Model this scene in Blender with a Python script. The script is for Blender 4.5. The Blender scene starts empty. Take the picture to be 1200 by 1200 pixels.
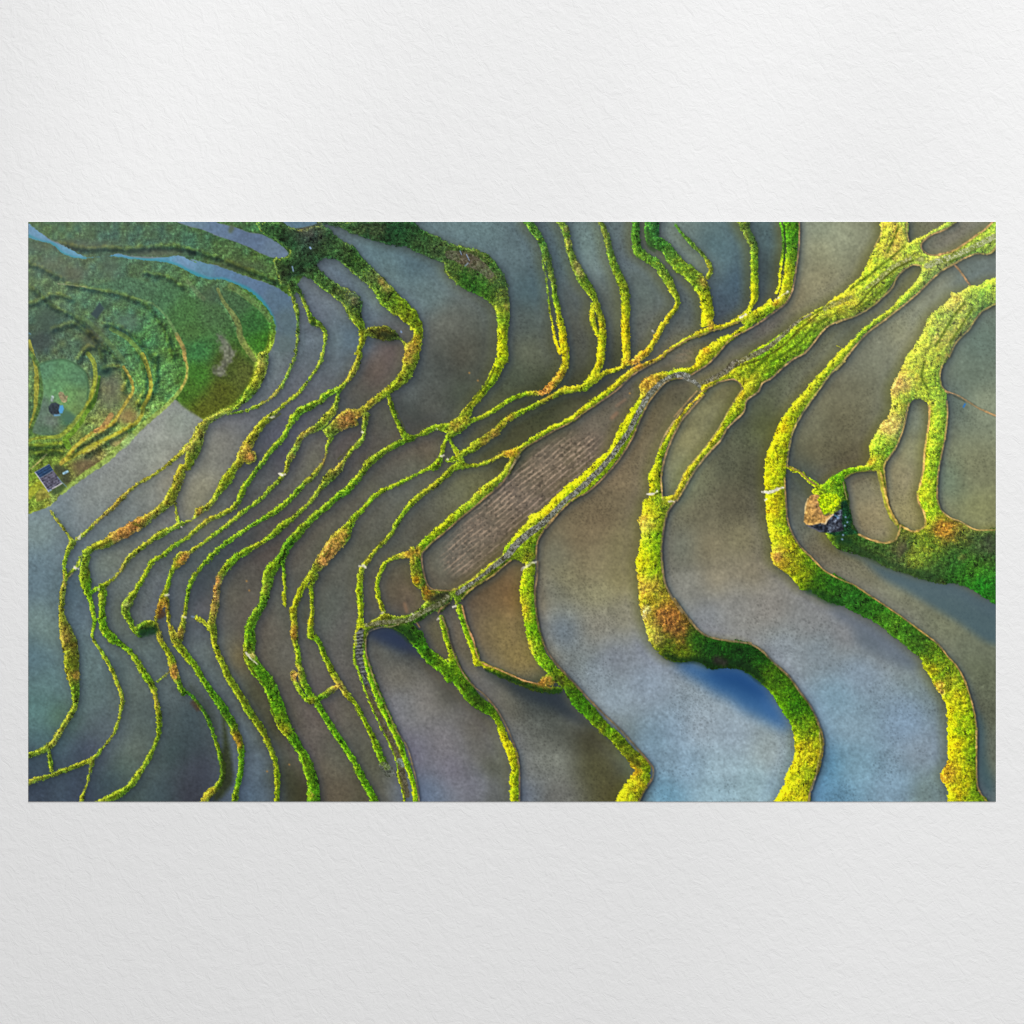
import bpy, math
import numpy as np

# ---------------------------------------------------------------- canvas
# The printed picture is worked out on a fine grid of points, 1 point per
# picture pixel; x 33..1167, y 260..939.5 are the print's place on the wall.
X0, X1, Y0, Y1 = 33.2, 1167.0, 260.0, 939.5
NX, NY = 1240, 744
xs = np.linspace(X0, X1, NX, dtype=np.float32)
ys = np.linspace(Y0, Y1, NY, dtype=np.float32)
DX = float(xs[1] - xs[0]); DY = float(ys[1] - ys[0])
XX, YY = np.meshgrid(xs, ys)
rng = np.random.default_rng(7)

# ---------------------------------------------------------------- helpers
COLS = dict(A=30, B=220, C=410, D=600, E=790, F=980)
ROWS = {'1': 255, '2': 415, '3': 585, '4': 750}

def parse(s, n):
    """'D1 110 30 62 170 110 54 D2 ...' -> array of picture points (n values each)"""
    ox = oy = None; out = []; cur = []
    for tok in s.replace(';', ' ').replace(',', ' ').split():
        if tok[0] in COLS and len(tok) == 2:
            ox, oy = COLS[tok[0]], ROWS[tok[1]]; continue
        if tok == 'P':
            ox = None; continue
        cur.append(float(tok))
        if len(cur) == n:
            if ox is None: out.append(cur)
            else: out.append([ox + cur[0] / 6, oy + cur[1] / 6] + [c / 6 for c in cur[2:]])
            cur = []
    assert not cur, s
    return np.array(out, float)

def smooth_curve(p, closed=False, step=2.0):
    n = len(p)
    if n < 3 and not closed:
        k = max(2, int(np.hypot(*(p[-1] - p[0])[:2]) / step))
        t = np.linspace(0, 1, k)[:, None]
        return p[0] * (1 - t) + p[-1] * t
    out = []
    m = n if closed else n - 1
    for i in range(m):
        p1, p2 = p[i], p[(i + 1) % n]
        p0 = p[i - 1] if (closed or i > 0) else p1
        p3 = p[(i + 2) % n] if (closed or i + 2 < n) else p2
        d = np.hypot(*(p2 - p1)[:2]); k = max(1, int(d / step))
        # centripetal-ish: cardinal tangents, gentle tension
        m1 = (p2 - p0) * 0.42; m2 = (p3 - p1) * 0.42
        l1 = np.hypot(*m1[:2]); l2 = np.hypot(*m2[:2])
        if l1 > d: m1 = m1 * d / l1
        if l2 > d: m2 = m2 * d / l2
        t = (np.arange(k) / k)[:, None]
        h = 2*t**3 - 3*t**2 + 1; g = t**3 - 2*t**2 + t
        h2 = -2*t**3 + 3*t**2; g2 = t**3 - t**2
        out.append(h*p1 + g*m1 + h2*p2 + g2*m2)
    if not closed: out.append(p[-1:])
    return np.vstack(out)

def win(x0, y0, x1, y1, pad):
    i0 = max(0, int((x0 - pad - X0) / DX)); i1 = min(NX, int((x1 + pad - X0) / DX) + 2)
    j0 = max(0, int((y0 - pad - Y0) / DY)); j1 = min(NY, int((y1 + pad - Y0) / DY) + 2)
    return j0, max(j1, j0), i0, max(i1, i0)

FAR = 26.0
def new_sdf(): return np.full((NY, NX), FAR, np.float32)

def seg_min(S, a, b, ra, rb, pad=14.0):
    R = max(ra, rb)
    j0, j1, i0, i1 = win(min(a[0], b[0]), min(a[1], b[1]), max(a[0], b[0]), max(a[1], b[1]), R + pad)
    if j1 <= j0 or i1 <= i0: return
    px = XX[j0:j1, i0:i1] - a[0]; py = YY[j0:j1, i0:i1] - a[1]
    vx, vy = b[0] - a[0], b[1] - a[1]; L = vx*vx + vy*vy + 1e-9
    t = np.clip((px*vx + py*vy) / L, 0, 1)
    d = np.hypot(px - t*vx, py - t*vy) - (ra + (rb - ra)*t)
    np.minimum(S[j0:j1, i0:i1], d, out=S[j0:j1, i0:i1])

def stroke(S, s, w=None, n=3, scale=1.0, pad=14.0):
    p = parse(s, 2 if w is not None else 3)
    if w is not None: p = np.hstack([p, np.full((len(p), 1), w)])
    c = smooth_curve(p, step=3.0)
    for a, b in zip(c[:-1], c[1:]):
        seg_min(S, a, b, a[2] / 2 * scale, b[2] / 2 * scale, pad)
    return c

def inside(poly):
    m = np.zeros((NY, NX), np.int32)
    q = np.roll(poly, -1, 0)
    for j, y in enumerate(ys):
        c = (poly[:, 1] <= y) != (q[:, 1] <= y)
        if not c.any(): continue
        a, b = poly[c], q[c]
        xi = a[:, 0] + (y - a[:, 1]) / (b[:, 1] - a[:, 1]) * (b[:, 0] - a[:, 0])
        idx = np.clip(np.ceil((xi - X0) / DX), 0, NX).astype(int)
        for k in idx:
            if k < NX: m[j, k] += 1
    return (np.cumsum(m, 1) % 2).astype(bool)

def poly(S, s, smooth=True, n=2, pad=14.0):
    p = parse(s, 2)
    c = smooth_curve(p, True, 3.0) if smooth else p
    D = new_sdf(); q = np.roll(c, -1, 0)
    for a, b in zip(c, q): seg_min(D, a, b, 0, 0, pad)
    D[inside(c)] *= -1
    np.minimum(S, D, out=S)
    return c

def lerp_rows(A, y):
    y0 = np.floor(y).astype(int); f = (y - y0)[:, None]; f = f*f*(3 - 2*f)
    return A[y0] * (1 - f) + A[y0 + 1] * f

def vnoise(sx, sy=None):
    """value noise with cells of sx by sy picture pixels, mean 0, about -1..1"""
    sy = sy or sx
    A = rng.uniform(-1, 1, (int((Y1 - Y0) / sy) + 4, int((X1 - X0) / sx) + 4)).astype(np.float32)
    oy, ox = rng.uniform(0, 1, 2)
    B = lerp_rows(A, (ys - Y0) / sy + oy)
    return lerp_rows(B.T, (xs - X0) / sx + ox).T.astype(np.float32)

def noise_at(P, Q, sp, sq):
    """the same noise at free coordinates, cells sp by sq"""
    P = P / sp; Q = Q / sq; P = P - P.min(); Q = Q - Q.min()
    A = rng.uniform(-1, 1, (int(Q.max()) + 3, int(P.max()) + 3)).astype(np.float32)
    i = P.astype(int); j = Q.astype(int); f = P - i; g = Q - j; f = f*f*(3 - 2*f); g = g*g*(3 - 2*g)
    return (A[j, i]*(1 - f)*(1 - g) + A[j, i + 1]*f*(1 - g) + A[j + 1, i]*(1 - f)*g + A[j + 1, i + 1]*f*g).astype(np.float32)

def fbm(s, octv=3, gain=0.6):
    r = 0; a = 1; tot = 0
    for k in range(octv):
        r = r + a * vnoise(s / 2**k); tot += a*a; a *= gain
    return r / math.sqrt(tot)

def cells(size, want='tuft', light=(-0.8, -0.55)):
    """jittered cells: 'tuft' = little domes lit from the upper left (about -1..1); 'dot' = (distance, random)"""
    gx = int((X1 - X0) / size) + 6; gy = int((Y1 - Y0) / size) + 6
    jx = rng.uniform(0.05, 0.95, (gy, gx)).astype(np.float32); jy = rng.uniform(0.05, 0.95, (gy, gx)).astype(np.float32)
    rv = rng.uniform(-1, 1, (gy, gx)).astype(np.float32)
    U = (XX - X0) / size + 1.5; V = (YY - Y0) / size + 1.5
    if want == 'tuft':
        U = np.clip(U + 0.42 * vnoise(size * 0.9) + 0.3 * vnoise(size * 2.3), 1, gx - 2.01); V = np.clip(V + 0.42 * vnoise(size * 0.9) + 0.3 * vnoise(size * 2.3), 1, gy - 2.01)
    ci = U.astype(int); cj = V.astype(int)
    best = np.full(XX.shape, 9, np.float32); sec = best.copy(); bdx = np.zeros_like(best); bdy = bdx.copy(); br = bdx.copy()
    for a in (-1, 0, 1):
        for b in (-1, 0, 1):
            i = ci + a; j = cj + b
            dx = U - i - jx[j, i]; dy = V - j - jy[j, i]; d = np.hypot(dx, dy)
            nb = d < best
            sec = np.where(nb, best, np.minimum(sec, d))
            bdx = np.where(nb, dx, bdx); bdy = np.where(nb, dy, bdy); br = np.where(nb, rv[j, i], br)
            best = np.where(nb, d, best)
    if want == 'dot': return best * size, br
    dome = (bdx * light[0] + bdy * light[1]) * 0.7 + 0.75 * br + np.clip((sec - best) * 1.6, 0, 0.6) - 0.35
    return dome.astype(np.float32)

def blur(A, sig):
    r = int(3 * sig / DX) + 1
    k = np.exp(-0.5 * ((np.arange(-r, r + 1) * DX) / sig)**2); k /= k.sum()
    P = np.pad(A, r, mode='edge'); 
    n0, n1 = P.shape
    f = np.fft.rfft(P, axis=1) * np.fft.rfft(np.roll(np.pad(k, (0, n1 - len(k))), -r))[None, :]
    P = np.fft.irfft(f, n1, axis=1)
    f = np.fft.rfft(P, axis=0) * np.fft.rfft(np.roll(np.pad(k, (0, n0 - len(k))), -r))[:, None]
    P = np.fft.irfft(f, n0, axis=0)
    return P[r:-r, r:-r].astype(np.float32)

def shift(A, dx, dy):
    i, j = int(round(dx / DX)), int(round(dy / DY))
    P = np.pad(A, ((abs(j), abs(j)), (abs(i), abs(i))), mode='edge')
    return P[abs(j) - j: abs(j) - j + NY, abs(i) - i: abs(i) - i + NX]

def sm(S, w=0.8): return np.clip(0.5 - S / (2 * w), 0, 1)      # soft coverage of a distance field

def field(s, power=3.0, soft=9.0):
    """colour field through 'x y r g b' samples, inverse-distance blended"""
    p = np.array([float(v) for v in s.replace(';', ' ').replace(',', ' ').split()], np.float32).reshape(-1, 5)
    gx, gy = xs[::6], ys[::6]
    G = np.zeros((len(gy), len(gx), 3), np.float32); Wt = np.zeros((len(gy), len(gx)), np.float32)
    for x, y, r, g, b in p:
        w = ((gx[None] - x)**2 + (gy[:, None] - y)**2 + soft**2)**(-power / 2 - 0.5)
        Wt += w; G += w[..., None] * np.array([r, g, b], np.float32)
    G /= Wt[..., None]
    out = np.empty((NY, NX, 3), np.float32)
    ty = np.clip((np.arange(NY)) / 6, 0, len(gy) - 1.001); tx = np.clip(np.arange(NX) / 6, 0, len(gx) - 1.001)
    for c in range(3):
        A = G[..., c]; y0 = ty.astype(int); f = (ty - y0)[:, None]
        B = (A[y0] * (1 - f) + A[y0 + 1] * f).T
        x0 = tx.astype(int); f = (tx - x0)[:, None]
        out[..., c] = (B[x0] * (1 - f) + B[x0 + 1] * f).T
    return out

def mix(img, col, m):
    col = np.asarray(col, np.float32)
    return img + (col - img) * m[..., None]

# ---------------------------------------------------------------- colours of the flooded paddies
WATER = """
320 345 90 108 115; 330 400 92 108 106; 360 420 85 92 100; 385 340 100 110 122; 400 320 85 100 115; 365 370 92 100 115
450 330 98 118 122; 480 310 75 95 105; 500 350 88 104 108; 520 380 92 92 86; 540 420 78 74 66; 560 275 90 110 118; 605 300 82 98 105
440 300 85 108 118; 420 400 75 95 115; 440 430 92 78 72; 455 415 88 74 72; 520 450 72 74 72; 490 440 78 84 84; 500 460 70 70 68
620 340 68 86 94; 620 410 86 88 74; 615 380 78 86 84; 600 440 70 76 64; 660 300 70 86 95; 690 290 98 116 116; 690 380 78 78 70; 675 400 74 74 66
680 350 76 82 82; 700 310 98 112 112; 710 360 84 88 78; 728 300 80 90 95; 760 350 86 95 92; 770 375 86 86 80; 750 340 84 94 92; 795 360 78 84 82
800 275 98 112 110; 815 300 100 112 105; 825 310 105 115 105
830 290 72 95 104; 860 330 60 78 94; 850 380 68 72 76; 845 300 72 94 104; 850 350 60 74 88; 900 320 60 70 68; 895 350 64 70 66; 905 280 70 88 92
960 290 128 126 100; 960 330 125 118 92; 930 350 115 105 80; 900 380 100 92 84; 850 420 100 95 80; 960 270 118 124 108; 985 280 122 124 104; 820 425 110 100 76
1070 272 92 92 72; 1120 285 106 100 88; 1110 275 100 96 88; 1030 320 112 108 78; 1055 330 95 95 72; 1050 325 92 95 72; 1010 380 90 92 80; 1000 385 86 90 78
1090 330 112 114 100; 1030 400 112 112 98; 1000 420 110 110 95; 1070 370 118 120 104; 1060 390 122 120 96; 1150 320 88 98 100; 1140 310 84 96 98
1150 400 82 98 94; 1145 440 86 98 90; 1150 470 112 118 100; 1120 470 80 92 88; 1140 550 110 110 85; 1150 600 114 114 78; 1110 560 95 108 90
1075 530 120 118 88; 1060 560 128 118 90; 1070 600 130 120 80; 1078 490 105 110 95; 1020 600 132 118 88; 1010 580 118 112 90
960 470 106 102 80; 985 490 96 90 70; 960 530 92 86 66; 945 490 108 106 86; 1000 540 86 78 58; 990 460 102 98 80
940 560 72 78 72; 950 600 90 88 74; 930 620 95 98 88; 960 640 100 92 72
960 380 98 98 72; 920 400 84 88 72; 900 440 84 88 72; 880 480 78 82 66; 870 500 75 78 64; 850 540 80 80 66; 880 550 74 72 56; 895 500 84 86 50
830 480 116 112 80; 810 520 128 122 84; 800 550 118 118 86; 850 460 108 102 68; 800 570 108 112 88
860 590 88 82 66; 820 600 98 92 74; 870 630 112 104 80; 830 640 116 106 84; 800 640 100 100 90; 840 680 124 114 96; 880 670 122 112 94; 810 690 118 116 112
900 710 126 122 122; 860 710 128 128 132; 830 720 126 132 146; 950 730 122 124 132; 960 760 122 136 154; 920 760 132 144 160
1010 790 125 146 170; 1060 850 120 146 176; 1000 850 124 152 176; 980 820 118 150 176; 1000 900 114 150 176; 970 900 92 142 178; 1050 920 118 148 176; 970 930 92 136 172; 1080 880 122 140 162
1090 930 112 132 140; 1030 760 118 126 140; 990 740 118 120 130
1020 660 108 104 84; 1060 700 108 108 90; 1100 740 104 106 86; 1150 750 98 102 86; 1140 790 94 98 78; 1145 830 86 88 72; 1150 900 92 96 84; 1155 930 80 90 92
780 470 92 84 64; 760 490 100 88 66; 740 520 106 92 70; 725 560 112 96 74; 700 610 108 92 70; 680 630 116 100 76; 690 660 120 108 82; 735 640 118 108 76; 650 650 104 100 84; 660 680 120 112 84; 730 680 126 116 80; 790 450 78 72 60
650 690 108 108 100; 700 700 126 120 92; 700 730 128 124 116; 740 720 130 124 106; 660 740 112 126 146; 720 770 128 138 158; 760 760 132 142 162; 760 800 132 150 174; 700 790 132 148 166
820 850 146 164 184; 850 900 142 168 188; 800 900 128 158 186; 780 930 105 150 182; 790 860 130 156 184; 860 860 142 162 184; 900 880 140 156 166; 880 920 138 168 186; 840 930 136 168 190; 770 870 116 146 172; 720 820 130 148 168
690 500 100 90 80; 720 470 92 84 72; 700 530 98 86 72; 640 540 108 96 84; 600 580 110 98 88; 560 620 104 94 84; 530 650 96 96 88; 520 620 96 98 92; 650 560 104 90 66; 610 620 98 84 60; 560 680 90 78 58; 680 540 96 86 58; 580 660 92 80 56
770 435 98 90 78; 800 420 112 104 84; 740 450 100 92 84
570 700 104 82 58; 590 690 110 84 56; 590 740 128 108 66; 605 770 130 110 66; 570 740 108 92 66; 620 770 128 110 62; 560 700 90 74 60; 605 700 118 88 48
535 740 104 92 82; 545 780 108 102 92; 530 720 90 86 84; 510 740 88 82 60; 525 770 96 88 64
570 800 96 94 92; 600 830 96 92 82; 620 820 62 66 68; 640 810 50 58 62; 650 850 70 72 70; 600 870 112 112 110; 660 860 76 76 70; 620 900 112 113 112; 650 890 116 117 110; 640 870 104 104 98; 700 900 76 72 48; 690 870 62 58 42; 650 930 100 98 96; 720 930 74 68 40; 615 930 96 104 120
450 760 92 88 80; 470 790 104 98 90; 500 820 114 108 106; 470 830 108 108 116; 520 870 116 112 122; 490 880 112 112 132; 530 900 116 114 134; 500 930 100 116 146; 560 850 90 84 78; 560 880 98 94 92; 580 900 84 84 70; 580 930 86 86 84; 540 830 98 94 94; 560 920 108 108 126; 460 745 40 56 82; 475 745 36 50 76; 485 765 60 62 62; 530 810 80 78 68
475 690 96 80 64; 470 665 88 82 66; 455 690 88 78 64; 480 710 96 82 68
400 880 86 86 76; 430 900 82 82 68; 420 830 88 82 72; 390 800 92 86 82; 370 840 94 84 80; 380 900 92 84 72; 345 800 90 84 76; 340 760 92 88 82; 365 880 92 84 80; 400 930 96 84 70; 420 940 74 70 56
300 760 86 80 72; 280 770 108 92 56; 300 810 74 72 50; 320 850 66 64 44; 330 910 60 60 42; 350 930 56 54 36; 285 720 86 80 74
260 770 86 88 86; 270 810 82 92 94; 285 860 88 100 108; 300 900 86 100 116; 310 930 82 94 108; 295 930 76 94 116; 240 770 88 98 98; 250 790 84 96 98
225 840 62 74 82; 220 870 56 66 74; 230 900 60 62 76; 220 930 54 54 66; 190 930 58 70 78; 200 880 60 74 78; 200 820 78 88 92; 190 850 68 80 84; 215 770 88 96 96; 180 770 84 96 98
170 860 84 94 90; 160 880 90 98 90; 150 820 84 94 92; 130 790 76 90 92; 150 900 76 90 84; 140 930 66 80 78; 130 920 56 70 80; 165 800 86 96 92; 170 750 84 96 92
105 780 96 116 120; 110 820 92 110 114; 120 850 80 90 98; 90 880 62 74 88; 105 880 66 70 88; 130 860 80 90 98; 80 930 56 68 86; 50 930 54 62 80; 45 895 58 72 86; 70 920 62 74 88; 90 930 56 62 80; 100 750 92 112 118
60 650 104 124 140; 45 660 98 120 140; 50 720 108 130 136; 65 740 104 124 122; 50 625 122 142 152; 40 770 86 112 128; 45 610 120 140 150; 70 620 118 136 148; 60 800 86 112 118; 45 830 82 114 118; 70 840 76 102 86; 55 870 72 98 104; 75 690 92 110 120; 40 690 96 118 138
100 590 128 136 142; 80 600 110 124 140; 150 540 132 138 142; 170 530 138 146 148; 180 510 140 146 148; 215 490 134 144 142; 190 540 136 140 136; 100 615 120 126 134; 130 570 130 136 140
170 575 116 120 118; 205 555 124 120 110; 150 600 108 114 118; 110 630 96 108 114; 200 565 128 122 108; 240 570 132 126 104; 235 600 136 128 100; 250 530 116 114 106; 270 490 98 98 102; 240 620 120 116 96; 230 545 116 116 110; 265 520 110 106 100
310 470 92 95 102; 340 440 88 90 100; 330 450 86 88 98; 290 480 94 94 100; 365 400 90 98 110; 350 400 88 100 110; 325 440 100 112 114; 300 460 100 112 114
355 470 92 92 98; 375 450 88 92 100; 390 400 90 104 112; 400 430 84 92 100; 330 520 68 68 84; 345 500 84 84 96; 370 500 86 86 88; 390 470 84 86 86; 320 510 76 78 88; 310 550 76 78 80; 340 540 78 74 86; 325 560 82 80 84
370 540 98 94 80; 360 550 94 92 80; 350 570 92 90 80; 375 520 90 86 80; 330 590 90 84 78; 295 600 80 78 76; 300 580 78 80 80; 310 600 86 80 74
395 560 66 66 66; 385 580 78 76 70; 400 530 84 74 74; 415 510 84 76 76; 410 545 76 72 72; 430 480 80 78 72; 450 490 76 76 70; 430 500 80 74 68; 415 455 78 74 68; 440 440 90 76 70
480 460 82 88 90; 520 430 70 72 70; 540 460 62 66 56; 560 440 72 74 66; 580 470 84 86 64; 590 460 74 80 60; 620 470 60 62 44; 660 470 64 64 44; 690 450 58 58 44; 590 490 66 66 46; 630 490 60 62 42; 610 510 66 64 44; 720 430 56 58 48
560 510 80 78 60; 540 520 74 80 76; 580 520 74 72 52; 565 530 72 72 48; 595 540 68 66 42; 530 505 80 84 80; 640 460 62 64 46
470 530 90 82 74; 450 550 82 78 72; 500 530 96 82 66; 430 570 84 82 70; 480 510 84 78 72; 500 510 86 78 70
500 560 94 92 80; 470 580 90 92 86; 490 550 88 90 78; 450 600 90 88 80; 440 620 88 86 78; 430 650 82 80 68; 550 560 100 98 70; 540 580 98 98 76; 520 600 92 88 68; 500 620 82 76 62; 480 620 86 84 76; 460 640 84 84 76; 440 670 84 82 74; 435 700 86 82 72; 500 590 84 84 78; 560 575 96 94 66
400 620 88 84 74; 380 650 92 88 78; 360 690 82 80 72; 370 620 84 78 68; 410 600 88 84 74; 350 650 88 82 74; 340 640 84 78 70; 400 660 86 84 80; 390 700 84 86 82; 380 730 82 86 82; 400 740 88 84 82; 340 720 86 86 80; 320 740 92 84 76; 355 720 80 80 62; 330 690 84 86 80; 415 660 84 84 74; 340 610 84 76 68
310 650 78 68 64; 290 680 84 78 72; 280 650 74 70 68; 290 710 88 80 72; 270 700 90 84 74; 300 620 74 70 66; 260 660 78 80 78; 245 680 70 72 78; 230 690 76 76 86; 260 640 74 80 80; 240 710 82 78 84; 235 740 78 84 92; 250 650 66 80 82
230 640 88 96 94; 270 620 82 84 84; 290 610 82 80 78; 200 670 90 96 96; 215 660 86 94 94; 190 640 92 98 92; 160 660 100 104 96; 170 700 92 98 94; 160 730 88 98 92; 190 690 84 88 98; 185 710 86 90 104; 170 720 86 88 96; 210 690 78 86 88; 215 720 82 86 88; 240 600 112 110 96; 210 630 96 100 94; 260 590 84 88 88
130 650 102 106 96; 120 660 102 110 102; 110 670 96 106 100; 150 640 100 102 98; 180 610 112 112 106; 200 610 106 104 104; 125 680 94 100 98; 145 720 86 92 82; 135 740 84 94 88
85 640 88 102 116; 95 630 98 108 116; 85 690 60 80 96; 95 720 78 92 104; 85 730 72 88 100; 100 740 88 102 110; 95 680 76 92 98
"""
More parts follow.
